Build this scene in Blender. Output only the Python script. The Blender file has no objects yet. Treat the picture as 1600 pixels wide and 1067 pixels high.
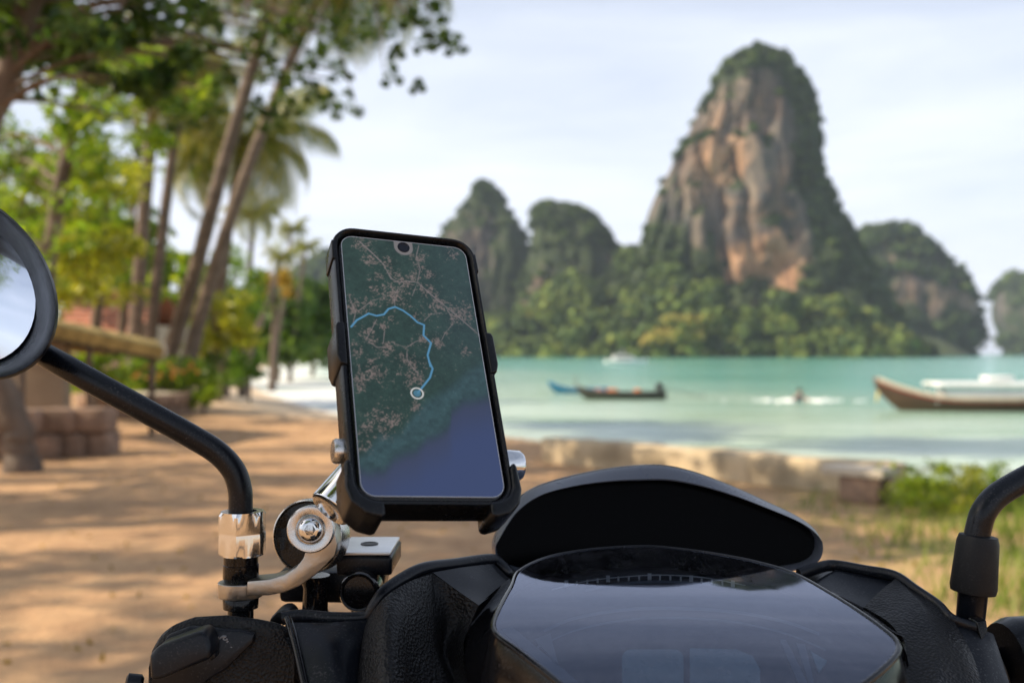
import bpy, bmesh, math, random
import numpy as np
from mathutils import Vector, Matrix

# ---------------------------------------------------------------- camera, sky, sun, exposure
SC = bpy.context.scene
COL = SC.collection
F, CX, HY, CZ = 1555.0, 800.0, 552.0, 1.2      # focal length in photo pixels, principal column, horizon row, eye height
SEA = -1.0
cam = bpy.data.cameras.new('camera')
cam.sensor_width = 36.0
cam.lens = F / 1600.0 * 36.0
cam.shift_y = (HY - 533.5) / 1600.0
cam.clip_start = 0.02
cam.clip_end = 20000
cam.dof.use_dof = True
cam.dof.focus_distance = 0.535
cam.dof.aperture_fstop = 7.5
cam_o = bpy.data.objects.new('camera', cam)
COL.objects.link(cam_o)
cam_o.location = (0, 0, CZ)
cam_o.rotation_euler = (math.radians(90), 0, 0)
SC.camera = cam_o

SUN_EL, SUN_ROT = 36.0, 264.0       # degrees; rotation clockwise from +Y: the sun stands to the left
sr, se = math.radians(SUN_ROT), math.radians(SUN_EL)
SUN_DIR = Vector((math.sin(sr) * math.cos(se), math.cos(sr) * math.cos(se), math.sin(se)))
sun = bpy.data.lights.new('sun', 'SUN')
sun.energy = 5.0
sun.angle = math.radians(0.55)
sun.color = (1.0, 0.84, 0.62)
sun_o = bpy.data.objects.new('sun', sun)
COL.objects.link(sun_o)
sun_o.rotation_euler = SUN_DIR.to_track_quat('Z', 'Y').to_euler()

world = bpy.data.worlds.new('World')
SC.world = world
world.use_nodes = True
wn = world.node_tree
wn.nodes.clear()
w_out = wn.nodes.new('ShaderNodeOutputWorld')
w_bg = wn.nodes.new('ShaderNodeBackground')
w_bg.inputs['Strength'].default_value = 0.10
w_sky = wn.nodes.new('ShaderNodeTexSky')
w_sky.sky_type = 'NISHITA'
w_sky.sun_disc = False
w_sky.sun_elevation = se
w_sky.sun_rotation = sr
w_sky.dust_density = 2.0
w_sky.air_density = 1.0
w_tc = wn.nodes.new('ShaderNodeTexCoord')
w_map = wn.nodes.new('ShaderNodeMapping')
w_map.inputs['Scale'].default_value = (1.3, 1.3, 6.0)
w_n = wn.nodes.new('ShaderNodeTexNoise')
w_n.inputs['Scale'].default_value = 1.6
w_n.inputs['Detail'].default_value = 7.0
w_n.inputs['Roughness'].default_value = 0.55
w_n.inputs['Distortion'].default_value = 0.4
w_r = wn.nodes.new('ShaderNodeMapRange')
w_r.inputs['From Min'].default_value = 0.33
w_r.inputs['From Max'].default_value = 0.66
w_r.inputs['To Min'].default_value = 0.58
w_r.inputs['To Max'].default_value = 1.0
w_mix = wn.nodes.new('ShaderNodeMix')
w_mix.data_type = 'RGBA'
w_mix.inputs[7].default_value = (7.45, 7.85, 8.85, 1)     # thin high cloud
wn.links.new(w_tc.outputs['Generated'], w_map.inputs['Vector'])
wn.links.new(w_map.outputs['Vector'], w_n.inputs['Vector'])
wn.links.new(w_n.outputs['Fac'], w_r.inputs['Value'])
w_sep = wn.nodes.new('ShaderNodeSeparateXYZ')          # the veil of cloud thins towards the zenith
wn.links.new(w_tc.outputs['Generated'], w_sep.inputs['Vector'])
w_el = wn.nodes.new('ShaderNodeMapRange')
w_el.inputs['From Min'].default_value, w_el.inputs['From Max'].default_value = 0.12, 0.75
w_el.inputs['To Min'].default_value, w_el.inputs['To Max'].default_value = 1.0, 0.30
wn.links.new(w_sep.outputs['Z'], w_el.inputs['Value'])
w_mul = wn.nodes.new('ShaderNodeMath'); w_mul.operation = 'MULTIPLY'
wn.links.new(w_r.outputs['Result'], w_mul.inputs[0]); wn.links.new(w_el.outputs['Result'], w_mul.inputs[1])
wn.links.new(w_mul.outputs[0], w_mix.inputs[0])
wn.links.new(w_sky.outputs['Color'], w_mix.inputs[6])
wn.links.new(w_mix.outputs[2], w_bg.inputs['Color'])
wn.links.new(w_bg.outputs['Background'], w_out.inputs['Surface'])

SC.view_settings.view_transform = 'Standard'
SC.view_settings.look = 'None'
SC.view_settings.exposure = 0.58
SC.view_settings.gamma = 1.0
SC.view_settings.use_curve_mapping = False
cy = SC.cycles
cy.use_denoising = True
cy.max_bounces = 8
cy.diffuse_bounces = 3
cy.glossy_bounces = 4
cy.transmission_bounces = 4
cy.transparent_max_bounces = 12
cy.volume_bounces = 0
cy.caustics_reflective = False
cy.caustics_refractive = False
cy.sample_clamp_indirect = 6.0

# ---------------------------------------------------------------- small maths
def P(px, py, d):
    """the point at distance d in front of the lens that the photo shows at column px, row py"""
    return Vector(((px - CX) / F * d, d, CZ - (py - HY) / F * d))

def G(px, py, z=0.0):
    return P(px, py, (CZ - z) * F / (py - HY))

def _h(ix, iy, iz):
    n = (ix * 374761393 + iy * 668265263 + iz * 2147483647) & 0xffffffff
    n = ((n ^ (n >> 13)) * 1274126177) & 0xffffffff
    n = n ^ (n >> 16)
    return (n & 0xffff) / 65535.0

def vnoise(p):
    p = np.asarray(p, float)
    i = np.floor(p).astype(np.int64)
    f = p - i
    f = f * f * (3 - 2 * f)
    r = 0
    for a in (0, 1):
        for b in (0, 1):
            for c in (0, 1):
                w = (f[..., 0] if a else 1 - f[..., 0]) * (f[..., 1] if b else 1 - f[..., 1]) * (f[..., 2] if c else 1 - f[..., 2])
                r = r + w * _h(i[..., 0] + a, i[..., 1] + b, i[..., 2] + c)
    return r

def fbm(p, octaves=4, gain=0.5):
    p = np.asarray(p, float)
    s, a, t = 0, 1.0, 0
    for _ in range(octaves):
        s = s + a * (vnoise(p) - 0.5)
        t += a
        p = p * 2.03 + 17.3
        a *= gain
    return s / t * 2

def smooth(a, b, x):
    t = np.clip((np.asarray(x, float) - a) / (b - a), 0, 1)
    return t * t * (3 - 2 * t)

def catmull(pts, k=6, closed=False):
    pts = [np.array(p, float) for p in pts]
    n = len(pts)
    out = []
    segs = n if closed else n - 1
    for i in range(segs):
        if closed:
            p0, p1, p2, p3 = pts[(i - 1) % n], pts[i], pts[(i + 1) % n], pts[(i + 2) % n]
        else:
            p1, p2 = pts[i], pts[i + 1]
            p0 = pts[i - 1] if i else 2 * p1 - p2
            p3 = pts[i + 2] if i + 2 < n else 2 * p2 - p1
        for j in range(k):
            t = j / k
            out.append(0.5 * (2 * p1 + (p2 - p0) * t + (2 * p0 - 5 * p1 + 4 * p2 - p3) * t * t + (3 * p1 - p0 - 3 * p2 + p3) * t ** 3))
    if not closed:
        out.append(pts[-1])
    return out

# ---------------------------------------------------------------- object helpers
def tag(o, label=None, cat=None, group=None, kind=None):
    if label: o['label'] = label
    if cat: o['category'] = cat
    if group: o['group'] = group
    if kind: o['kind'] = kind
    return o

def world_m(o):
    m = Matrix.LocRotScale(o.location, o.rotation_euler, o.scale)
    return world_m(o.parent) @ o.matrix_parent_inverse @ m if o.parent else m

def set_parent(o, p):
    if p is not None:
        o.parent = p
        o.matrix_parent_inverse = world_m(p).inverted()

def thing(name, label, cat, loc=(0, 0, 0), group=None):
    o = bpy.data.objects.new(name, None)
    o.empty_display_size = 0.05
    o.location = loc
    COL.objects.link(o)
    return tag(o, label, cat, group)

class MB:
    def __init__(s):
        s.v, s.f = [], []
    def add(s, vf, m=None):
        v, f = vf
        n = len(s.v)
        s.v += [tuple(m @ Vector(p)) if m else tuple(p) for p in v]
        s.f += [tuple(i + n for i in q) for q in f]
        return s
    def build(s, name, mat, parent=None, ang=40, flat=False):
        me = bpy.data.meshes.new(name)
        me.from_pydata(s.v, [], s.f)
        return finish(me, name, mat, parent, ang, flat)

def finish(me, name, mat, parent=None, ang=40, flat=False):
    me.validate()
    bm = bmesh.new(); bm.from_mesh(me)
    bmesh.ops.recalc_face_normals(bm, faces=bm.faces)
    bm.to_mesh(me); bm.free()
    if not flat:
        me.shade_smooth()
        me.set_sharp_from_angle(angle=math.radians(ang))
    me.materials.append(mat)
    o = bpy.data.objects.new(name, me)
    COL.objects.link(o)
    set_parent(o, parent)
    finish.last = o
    return o

def sweep(path, radii, n=12, cap=True, sx=1.0, sy=1.0, up=None):
    """tube along a path; radii a number or one per point"""
    pts = [Vector(p) for p in path]
    m = len(pts)
    if not hasattr(radii, '__len__'): radii = [radii] * m
    if len(radii) != m:
        radii = np.interp(np.linspace(0, 1, m), np.linspace(0, 1, len(radii)), radii)
    v, f = [], []
    t0 = (pts[1] - pts[0]).normalized()
    nrm = up or (Vector((0, 0, 1)) if abs(t0.z) < 0.9 else Vector((0, 1, 0)))
    for i, p in enumerate(pts):
        t = (pts[min(i + 1, m - 1)] - pts[max(i - 1, 0)]).normalized()
        nrm = (nrm - t * nrm.dot(t)).normalized()
        b = t.cross(nrm)
        for j in range(n):
            a = 2 * math.pi * j / n
            v.append(p + (nrm * (math.sin(a) * sy) + b * (math.cos(a) * sx)) * radii[i])
    for i in range(m - 1):
        for j in range(n):
            f.append((i * n + j, i * n + (j + 1) % n, (i + 1) * n + (j + 1) % n, (i + 1) * n + j))
    if cap:
        f.append(tuple(range(n - 1, -1, -1)))
        f.append(tuple((m - 1) * n + j for j in range(n)))
    return v, f

def lathe(profile, origin, axis, n=32, twist=0.0):
    """profile of (radius, height) turned round an axis"""
    o, ax = Vector(origin), Vector(axis).normalized()
    u = ax.cross(Vector((0, 0, 1)) if abs(ax.z) < 0.9 else Vector((1, 0, 0))).normalized()
    w = ax.cross(u)
    v, f = [], []
    for r, h in profile:
        for j in range(n):
            a = 2 * math.pi * j / n + twist
            v.append(o + ax * h + (u * math.cos(a) + w * math.sin(a)) * max(r, 1e-6))
    for i in range(len(profile) - 1):
        for j in range(n):
            f.append((i * n + j, i * n + (j + 1) % n, (i + 1) * n + (j + 1) % n, (i + 1) * n + j))
    f.append(tuple(range(n - 1, -1, -1)))
    f.append(tuple((len(profile) - 1) * n + j for j in range(n)))
    return v, f

def rbox(size, bevel=0.0, m=None, seg=2):
    bm = bmesh.new()
    bmesh.ops.create_cube(bm, size=1.0)
    for q in bm.verts:
        q.co = Vector((q.co.x * size[0], q.co.y * size[1], q.co.z * size[2]))
    if bevel:
        bmesh.ops.bevel(bm, geom=list(bm.edges), offset=bevel, segments=seg, affect='EDGES', profile=0.5)
    bm.verts.index_update()
    v = [(m @ q.co) if m else q.co.copy() for q in bm.verts]
    f = [[q.index for q in p.verts] for p in bm.faces]
    bm.free()
    return v, f

def prism(pts, vec, bevel=0.0, seg=2):
    """outline of points pushed along a vector, edges rounded"""
    bm = bmesh.new()
    vs = [bm.verts.new(p) for p in pts]
    fc = bm.faces.new(vs)
    r = bmesh.ops.extrude_face_region(bm, geom=[fc])
    for q in r['geom']:
        if isinstance(q, bmesh.types.BMVert): q.co += Vector(vec)
    bmesh.ops.recalc_face_normals(bm, faces=bm.faces)
    if bevel:
        es = [e for e in bm.edges if len(e.link_faces) == 2 and e.calc_face_angle(0) > 0.35]
        bmesh.ops.bevel(bm, geom=es, offset=bevel, segments=seg, affect='EDGES', profile=0.5)
    bm.verts.index_update()
    v = [q.co.copy() for q in bm.verts]
    f = [[q.index for q in p.verts] for p in bm.faces]
    bm.free()
    return v, f

def patch(rows, k=6):
    """smooth sheet through a grid of points"""
    a = [catmull(r, k) for r in rows]
    cols = list(zip(*a))
    g = [catmull(c, k) for c in cols]          # g[u][v]
    nu, nv = len(g), len(g[0])
    v = [tuple(g[i][j]) for i in range(nu) for j in range(nv)]
    f = [(i * nv + j, (i + 1) * nv + j, (i + 1) * nv + j + 1, i * nv + j + 1) for i in range(nu - 1) for j in range(nv - 1)]
    return v, f

def solid(vf, vec):
    """give a sheet a thickness along a vector"""
    v, f = vf
    n = len(v)
    vec = Vector(vec)
    v2 = [Vector(p) for p in v] + [Vector(p) + vec for p in v]
    f2 = list(f) + [tuple(i + n for i in reversed(q)) for q in f]
    cnt = {}
    for q in f:
        for a, b in zip(q, list(q[1:]) + [q[0]]):
            cnt[(a, b)] = cnt.get((a, b), 0) + 1
    for (a, b) in cnt:
        if (b, a) not in cnt:
            f2.append((b, a, a + n, b + n))
    return v2, f2

def raysurf(px, py, fn, d0=0.6):
    """where the line of sight through a pixel meets the surface fn(point) = 0"""
    d = d0
    for _ in range(40):
        e = 1e-5
        a = fn(P(px, py, d)); b = fn(P(px, py, d + e))
        s = a / ((b - a) / e)
        d -= max(-0.05, min(0.05, s))
        d = max(0.2, min(2.0, d))
    return P(px, py, d)

def rings(outline, centre, fn, nr=8, d0=0.6):
    """disc-like sheet inside an outline, lying on a surface"""
    v = [raysurf(*centre, fn, d0)]
    n = len(outline)
    for r in range(1, nr + 1):
        k = r / nr
        for (x, y) in outline:
            v.append(raysurf(centre[0] + (x - centre[0]) * k, centre[1] + (y - centre[1]) * k, fn, d0))
    f = [(0, 1 + j, 1 + (j + 1) % n) for j in range(n)]
    for r in range(nr - 1):
        for j in range(n):
            a, b = 1 + r * n + j, 1 + r * n + (j + 1) % n
            f.append((a, a + n, b + n, b))
    return v, f

# ---------------------------------------------------------------- materials
def L(r, g, b):
    """sRGB 0-255 to linear"""
    return tuple((c / 255 / 12.92 if c / 255 <= 0.04045 else ((c / 255 + 0.055) / 1.055) ** 2.4) for c in (r, g, b)) + (1.0,)

class N:
    def __init__(s, name):
        s.m = bpy.data.materials.new(name)
        s.m.use_nodes = True
        s.t = s.m.node_tree
        s.t.nodes.clear()
        s.out = s.t.nodes.new('ShaderNodeOutputMaterial')
    def n(s, kind, **kw):
        q = s.t.nodes.new('ShaderNode' + kind)
        for k, v in kw.items():
            if hasattr(q, k) and k not in ('Scale',): setattr(q, k, v)
        return q
    def l(s, a, b):
        s.t.links.new(a, b)
    def bsdf(s, base=(0.5, 0.5, 0.5, 1), rough=0.5, metal=0.0, **kw):
        q = s.n('BsdfPrincipled')
        q.inputs['Base Color'].default_value = base if len(base) == 4 else tuple(base) + (1,)
        q.inputs['Roughness'].default_value = rough
        q.inputs['Metallic'].default_value = metal
        for k, v in kw.items():
            q.inputs[k].default_value = v
        return q
    def coords(s, scale=(1, 1, 1), kind='Object'):
        tc = s.n('TexCoord'); mp = s.n('Mapping')
        mp.inputs['Scale'].default_value = scale
        s.l(tc.outputs[kind], mp.inputs['Vector'])
        return mp.outputs['Vector']
    def noise(s, vec, scale, detail=4, rough=0.55, dist=0.0):
        q = s.n('TexNoise')
        q.inputs['Scale'].default_value = scale
        q.inputs['Detail'].default_value = detail
        q.inputs['Roughness'].default_value = rough
        q.inputs['Distortion'].default_value = dist
        s.l(vec, q.inputs['Vector'])
        return q.outputs['Fac']
    def ramp(s, fac, stops):
        q = s.n('ValToRGB')
        e = q.color_ramp.elements
        while len(e) < len(stops): e.new(0.5)
        for a, (p, c) in zip(e, stops):
            a.position = p
            a.color = c if len(c) == 4 else tuple(c) + (1,)
        s.l(fac, q.inputs['Fac'])
        return q.outputs['Color']
    def mix(s, fac, a, b, mode='MIX'):
        q = s.n('Mix'); q.data_type = 'RGBA'; q.blend_type = mode
        for sock, val in ((q.inputs[0], fac), (q.inputs[6], a), (q.inputs[7], b)):
            if hasattr(val, 'is_linked') or hasattr(val, 'links'): s.l(val, sock)
            else: sock.default_value = val if not hasattr(val, '__len__') or len(val) == 4 else tuple(val) + (1,)
        return q.outputs[2]
    def math(s, op, a, b=0.0):
        q = s.n('Math'); q.operation = op
        for sock, val in ((q.inputs[0], a), (q.inputs[1], b)):
            if hasattr(val, 'links'): s.l(val, sock)
            else: sock.default_value = val
        return q.outputs[0]
    def mapr(s, v, a, b, c=0.0, d=1.0):
        q = s.n('MapRange')
        q.inputs['From Min'].default_value, q.inputs['From Max'].default_value = a, b
        q.inputs['To Min'].default_value, q.inputs['To Max'].default_value = c, d
        s.l(v, q.inputs['Value'])
        return q.outputs['Result']
    def attr(s, name, out='Fac'):
        q = s.n('Attribute'); q.attribute_name = name
        return q.outputs[out]
    def bump(s, h, q, strength=0.3, dist=0.001):
        b = s.n('Bump')
        b.inputs['Strength'].default_value = strength
        b.inputs['Distance'].default_value = dist
        s.l(h, b.inputs['Height'])
        s.l(b.outputs['Normal'], q.inputs['Normal'])
    def done(s, sh):
        s.l(sh, s.out.inputs['Surface'])
        return s.m

def simple(name, base, rough=0.5, metal=0.0, var=0.25, vscale=8.0, bump=0.0, bscale=60.0, bdist=0.002, stretch=(1, 1, 1), **kw):
    m = N(name)
    q = m.bsdf(base, rough, metal, **kw)
    vec = m.coords(stretch)
    b = tuple(base[:3])
    dark = tuple(c * (1 - var) for c in b) + (1,)
    light = tuple(min(1, c * (1 + var)) for c in b) + (1,)
    m.l(m.ramp(m.noise(vec, vscale, 6, 0.6), [(0.3, dark), (0.7, light)]), q.inputs['Base Color'])
    m.l(m.mapr(m.noise(vec, vscale * 3, 4), 0.3, 0.7, max(0.02, rough * 0.8), min(1, rough * 1.2)), q.inputs['Roughness'])
    if bump:
        m.bump(m.noise(vec, bscale, 5), q, bump, bdist)
    return m.done(q.outputs[0])

MAT = {}
# grained moulded plastic
m = N('grained_black_plastic'); q = m.bsdf((0.012, 0.0125, 0.014, 1), 0.42, **{'Specular IOR Level': 0.26})
v_ = m.n('TexVoronoi'); v_.inputs['Scale'].default_value = 640; vec = m.coords()
m.l(vec, v_.inputs['Vector'])
dust = m.noise(vec, 26, 5, 0.7)
m.l(m.ramp(dust, [(0.35, (0.004, 0.0045, 0.006, 1)), (0.75, (0.014, 0.0138, 0.0135, 1))]), q.inputs['Base Color'])
m.l(m.mapr(m.noise(vec, 60, 4), 0.3, 0.7, 0.36, 0.56), q.inputs['Roughness'])
m.bump(v_.outputs['Distance'], q, 0.9, 0.0006)
MAT['grain'] = m.done(q.outputs[0])
def plastic(name, base, rough, dustamt=0.02, coat=0.0, spec=0.27):
    m = N(name); q = m.bsdf(base, rough, **{'Specular IOR Level': spec})
    q.inputs['Coat Weight'].default_value = coat
    q.inputs['Coat Roughness'].default_value = 0.08
    vec = m.coords()
    fine = m.noise(vec, 900, 2, 0.5)
    big = m.noise(vec, 35, 6, 0.7)
    f = m.math('MULTIPLY', m.mapr(fine, 0.55, 0.8), m.mapr(big, 0.4, 0.75))
    m.l(m.mix(f, base, tuple(min(1, c + dustamt * 6) for c in base[:3])), q.inputs['Base Color'])
    m.l(m.mapr(big, 0.25, 0.75, max(0.03, rough * 0.7), min(0.9, rough * 1.35)), q.inputs['Roughness'])
    m.bump(m.noise(vec, 1500, 2), q, 0.08, 0.0003)
    return m.done(q.outputs[0])
MAT['satin'] = plastic('satin_black_plastic', (0.004, 0.0055, 0.009, 1), 0.33, 0.018)
MAT['gloss'] = plastic('gloss_black_plastic', (0.005, 0.005, 0.006, 1), 0.12, 0.014)
MAT['visor'] = plastic('smoked_screen_plastic', (0.0008, 0.0009, 0.0014, 1), 0.16, 0.0004, spec=0.035)
MAT['visor_rim'] = plastic('sky_sheen_screen_edge', (0.085, 0.095, 0.12, 1), 0.3, 0.01)  # pale bluish base paints in the sky's reflection along the rim
MAT['case'] = plastic('rubber_case', (0.0035, 0.0042, 0.0055, 1), 0.30, 0.010)
MAT['stem'] = plastic('painted_steel_stem', (0.004, 0.0055, 0.009, 1), 0.3, 0.014, 0.0)
MAT['shell'] = plastic('mirror_shell_plastic', (0.0035, 0.005, 0.0085, 1), 0.32, 0.003, spec=0.08)
MAT['rubber'] = plastic('matt_rubber', (0.006, 0.0065, 0.008, 1), 0.55, 0.006)
def steel(name, base, rough, bumpy=0.25, bs=700):
    m = N(name); q = m.bsdf(base, rough, 1.0)
    vec = m.coords()
    n1 = m.noise(vec, bs, 4, 0.7)
    n2 = m.noise(vec, 60, 5, 0.6)
    m.l(m.ramp(n2, [(0.25, tuple(c * 0.86 for c in base[:3])), (0.7, base)]), q.inputs['Base Color'])
    m.l(m.mapr(n1, 0.3, 0.7, rough * 0.75, rough * 1.3), q.inputs['Roughness'])
    m.bump(n1, q, bumpy, 0.0004)
    return m.done(q.outputs[0])
MAT['cast'] = steel('brushed_steel', (0.50, 0.47, 0.42, 1), 0.36, 0.5, 420)
MAT['steel'] = steel('turned_steel', (0.60, 0.58, 0.55, 1), 0.26, 0.02)
MAT['chrome'] = steel('chrome', (0.70, 0.70, 0.70, 1), 0.10, 0.02)
MAT['alu'] = steel('satin_aluminium', (0.86, 0.85, 0.83, 1), 0.45, 0.3, 900)
m = N('mirror_glass'); q = m.bsdf((0.86, 0.90, 0.97, 1), 0.03, 1.0)
vec = m.coords()
m.l(m.mapr(m.noise(vec, 14, 6, 0.7), 0.3, 0.75, 0.03, 0.20), q.inputs['Roughness'])
MAT['mirror'] = m.done(q.outputs[0])
# scuffed clear cover: reflects at a slant, clear otherwise
m = N('clear_cover')
fr = m.n('Fresnel'); fr.inputs['IOR'].default_value = 1.72
gl = m.n('BsdfGlossy'); gl.inputs['Color'].default_value = (0.74, 0.80, 1.0, 1)
vec = m.coords()
m.l(m.mapr(m.noise(vec, 30, 7, 0.7), 0.3, 0.75, 0.012, 0.07), gl.inputs['Roughness'])
tr = m.n('BsdfTransparent'); tr.inputs['Color'].default_value = (0.80, 0.84, 0.88, 1)
df = m.n('BsdfDiffuse'); df.inputs['Color'].default_value = (0.45, 0.45, 0.5, 1)
mx0 = m.n('MixShader'); mx = m.n('MixShader')
scr = m.noise(m.coords((1, 0.12, 1)), 420, 3, 0.6)
spk = m.mapr(m.noise(m.coords(), 1100, 2, 0.5), 0.66, 0.74, 0, 0.35)
smg = m.mapr(m.noise(m.coords(), 22, 5, 0.65), 0.5, 0.75, 0, 0.05)
m.l(m.math('ADD', m.math('ADD', m.mapr(scr, 0.35, 0.8, 0.003, 0.04), smg), spk), mx0.inputs[0])
m.l(tr.outputs[0], mx0.inputs[1]); m.l(df.outputs[0], mx0.inputs[2])
m.l(fr.outputs[0], mx.inputs[0]); m.l(mx0.outputs[0], mx.inputs[1]); m.l(gl.outputs[0], mx.inputs[2])
MAT['lens'] = m.done(mx.outputs[0])
MAT['dial'] = simple('gauge_face', (0.012, 0.016, 0.024), 0.55, var=0.3, vscale=30)
MAT['dial_grey'] = simple('gauge_trim', (0.12, 0.15, 0.20), 0.4, var=0.2, vscale=40)
MAT['lcd'] = simple('dark_lcd', (0.16, 0.27, 0.34), 0.3, var=0.15, vscale=40)
MAT['tick'] = simple('gauge_print', (0.55, 0.57, 0.6), 0.5, var=0.1, vscale=90)
MAT['print'] = simple('worn_white_print', (0.30, 0.30, 0.31), 0.6, var=0.5, vscale=900)
# phone screen: colours come from the drawn map
m = N('lit_map_screen')
q = m.bsdf((0, 0, 0, 1), 0.07)
q.inputs['IOR'].default_value = 1.5
m.l(m.attr('map', 'Color'), q.inputs['Emission Color'])
q.inputs['Emission Strength'].default_value = 0.44
m.l(m.mapr(m.noise(m.coords(), 45, 5, 0.7), 0.3, 0.7, 0.04, 0.16), q.inputs['Roughness'])
MAT['screen'] = m.done(q.outputs[0])
MAT['glass_edge'] = simple('screen_protector_edge', (0.42, 0.45, 0.50), 0.15, var=0.15)
MAT['lens_black'] = plastic('camera_lens', (0.01, 0.012, 0.02, 1), 0.08, 0.0)

def leaf(name, dark, mid, light, trans=0.35, rough=0.45):
    m = N(name)
    q = m.bsdf(mid, rough)
    t = m.n('BsdfTranslucent')
    c = m.ramp(m.attr('tint'), [(0.0, dark), (0.5, mid), (1.0, light)])
    m.l(c, q.inputs['Base Color'])
    m.l(m.mix(1.0, c, (1.5, 1.6, 0.6, 1), 'MULTIPLY'), t.inputs['Color'])
    x = m.n('MixShader'); x.inputs[0].default_value = trans
    m.l(q.outputs[0], x.inputs[1]); m.l(t.outputs[0], x.inputs[2])
    return m.done(x.outputs[0])
MAT['leaf_dark'] = leaf('dark_leaf', (0.02, 0.045, 0.012), (0.06, 0.115, 0.022), (0.15, 0.21, 0.04), 0.5)
MAT['leaf_mid'] = leaf('green_leaf', (0.035, 0.08, 0.010), (0.125, 0.215, 0.02), (0.33, 0.38, 0.035), 0.52)
MAT['leaf_yellow'] = leaf('yellow_green_leaf', (0.09, 0.125, 0.014), (0.28, 0.30, 0.03), (0.48, 0.43, 0.05), 0.5)
MAT['leaf_orange'] = leaf('orange_leaf', (0.16, 0.10, 0.012), (0.36, 0.22, 0.03), (0.5, 0.34, 0.06), 0.4)
MAT['frond'] = leaf('palm_frond', (0.06, 0.09, 0.02), (0.16, 0.18, 0.045), (0.40, 0.33, 0.11), 0.45)
MAT['grass'] = leaf('grass_blade', (0.06, 0.12, 0.016), (0.18, 0.25, 0.035), (0.40, 0.39, 0.09), 0.4, 0.6)
MAT['flower'] = leaf('orange_petal', (0.35, 0.10, 0.03), (0.55, 0.2, 0.05), (0.6, 0.35, 0.1), 0.3)
MAT['bark'] = simple('tree_bark', (0.13, 0.095, 0.07), 0.9, var=0.5, vscale=3, bump=0.6, bscale=14, bdist=0.03, stretch=(1, 1, 0.3))
MAT['palm_bark'] = simple('palm_bark', (0.135, 0.10, 0.075), 0.9, var=0.4, vscale=2.5, bump=0.5, bscale=10, bdist=0.03, stretch=(0.5, 0.5, 2.5))
MAT['plaster'] = simple('weathered_sea_wall', (0.50, 0.40, 0.26), 0.95, var=0.4, vscale=2.2, bump=0.6, bscale=9, bdist=0.03)
MAT['tan'] = simple('tan_render', (0.30, 0.24, 0.17), 0.95, var=0.2, vscale=2, bump=0.4, bscale=20, bdist=0.01)
MAT['stone'] = simple('reddish_stone', (0.25, 0.165, 0.115), 0.95, var=0.45, vscale=4, bump=0.7, bscale=11, bdist=0.03)
MAT['slab'] = simple('pale_stone', (0.55, 0.48, 0.38), 0.9, var=0.2, vscale=4, bump=0.4, bscale=16, bdist=0.01)
MAT['thatch'] = simple('yellow_thatch', (0.36, 0.27, 0.10), 0.95, var=0.4, vscale=6, bump=0.7, bscale=30, bdist=0.02, stretch=(1, 1, 0.2))
MAT['roof_tile'] = simple('red_roof_tile', (0.48, 0.20, 0.12), 0.85, var=0.3, vscale=3, bump=0.5, bscale=8, bdist=0.04)
MAT['wall_cream'] = simple('cream_wall', (0.45, 0.36, 0.26), 0.9, var=0.15, vscale=2)
MAT['wood_dark'] = simple('dark_hull', (0.045, 0.045, 0.035), 0.6, var=0.4, vscale=3)
MAT['wood_brown'] = simple('varnished_brown_hull', (0.085, 0.045, 0.026), 0.45, var=0.35, vscale=2, stretch=(0.3, 1, 3))
MAT['blue'] = simple('blue_paint', (0.03, 0.20, 0.36), 0.45, var=0.25, vscale=4)
MAT['white'] = simple('white_paint', (0.78, 0.78, 0.77), 0.4, var=0.06, vscale=3)
MAT['red'] = simple('red_paint', (0.50, 0.07, 0.05), 0.5, var=0.2, vscale=4)
MAT['orange'] = simple('orange_cloth', (0.60, 0.20, 0.07), 0.8, var=0.2, vscale=6)
MAT['yellow'] = simple('yellow_cloth', (0.60, 0.43, 0.09), 0.85, var=0.2, vscale=6)
MAT['pink'] = simple('pink_flowers', (0.62, 0.30, 0.26), 0.8, var=0.5, vscale=14)
MAT['tint_glass'] = simple('dark_boat_window', (0.03, 0.04, 0.05), 0.15, var=0.2)
MAT['engine'] = simple('engine_metal', (0.05, 0.05, 0.05), 0.5, var=0.3, vscale=10)
MAT['skin'] = simple('tanned_skin', (0.42, 0.22, 0.15), 0.55, var=0.1, vscale=6)
MAT['hair'] = simple('dark_hair', (0.015, 0.012, 0.01), 0.5, var=0.2)
MAT['shirt'] = simple('dark_rash_vest', (0.03, 0.035, 0.05), 0.6, var=0.2)
MAT['foam'] = simple('white_foam', (0.82, 0.84, 0.84), 0.8, var=0.06, vscale=5)
# ---------------------------------------------------------------- ground and sea
rng = np.random.default_rng(7)
SHORE = np.array([(-420, 900), (-150, 520), (-70, 330), (-46, 200), (-33, 130), (-24.5, 92), (-18.5, 70), (-12.5, 52), (-8, 40), (-4, 31),
                  (-0.5, 24.5), (3.2, 19.5), (6.5, 15.5), (10, 10), (14, 3), (22, -14), (40, -60), (90, -300), (200, -4200)], float)

def shore_dist(x, y):
    """signed distance to the water line, positive on land (left of / before it)"""
    p = np.stack([x, y], -1)
    best = np.full(x.shape, 1e9); sign = np.ones(x.shape)
    for a, b in zip(SHORE[:-1], SHORE[1:]):
        ab = b - a
        t = np.clip(((p - a) @ ab) / (ab @ ab), 0, 1)
        q = a + t[..., None] * ab
        d = np.hypot(*(np.moveaxis(p - q, -1, 0)))
        cr = ab[0] * (p[..., 1] - a[1]) - ab[1] * (p[..., 0] - a[0])
        m_ = d < best
        best = np.where(m_, d, best)
        sign = np.where(m_, np.where(cr < 0, 1, -1), sign)
    return best * sign

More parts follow.
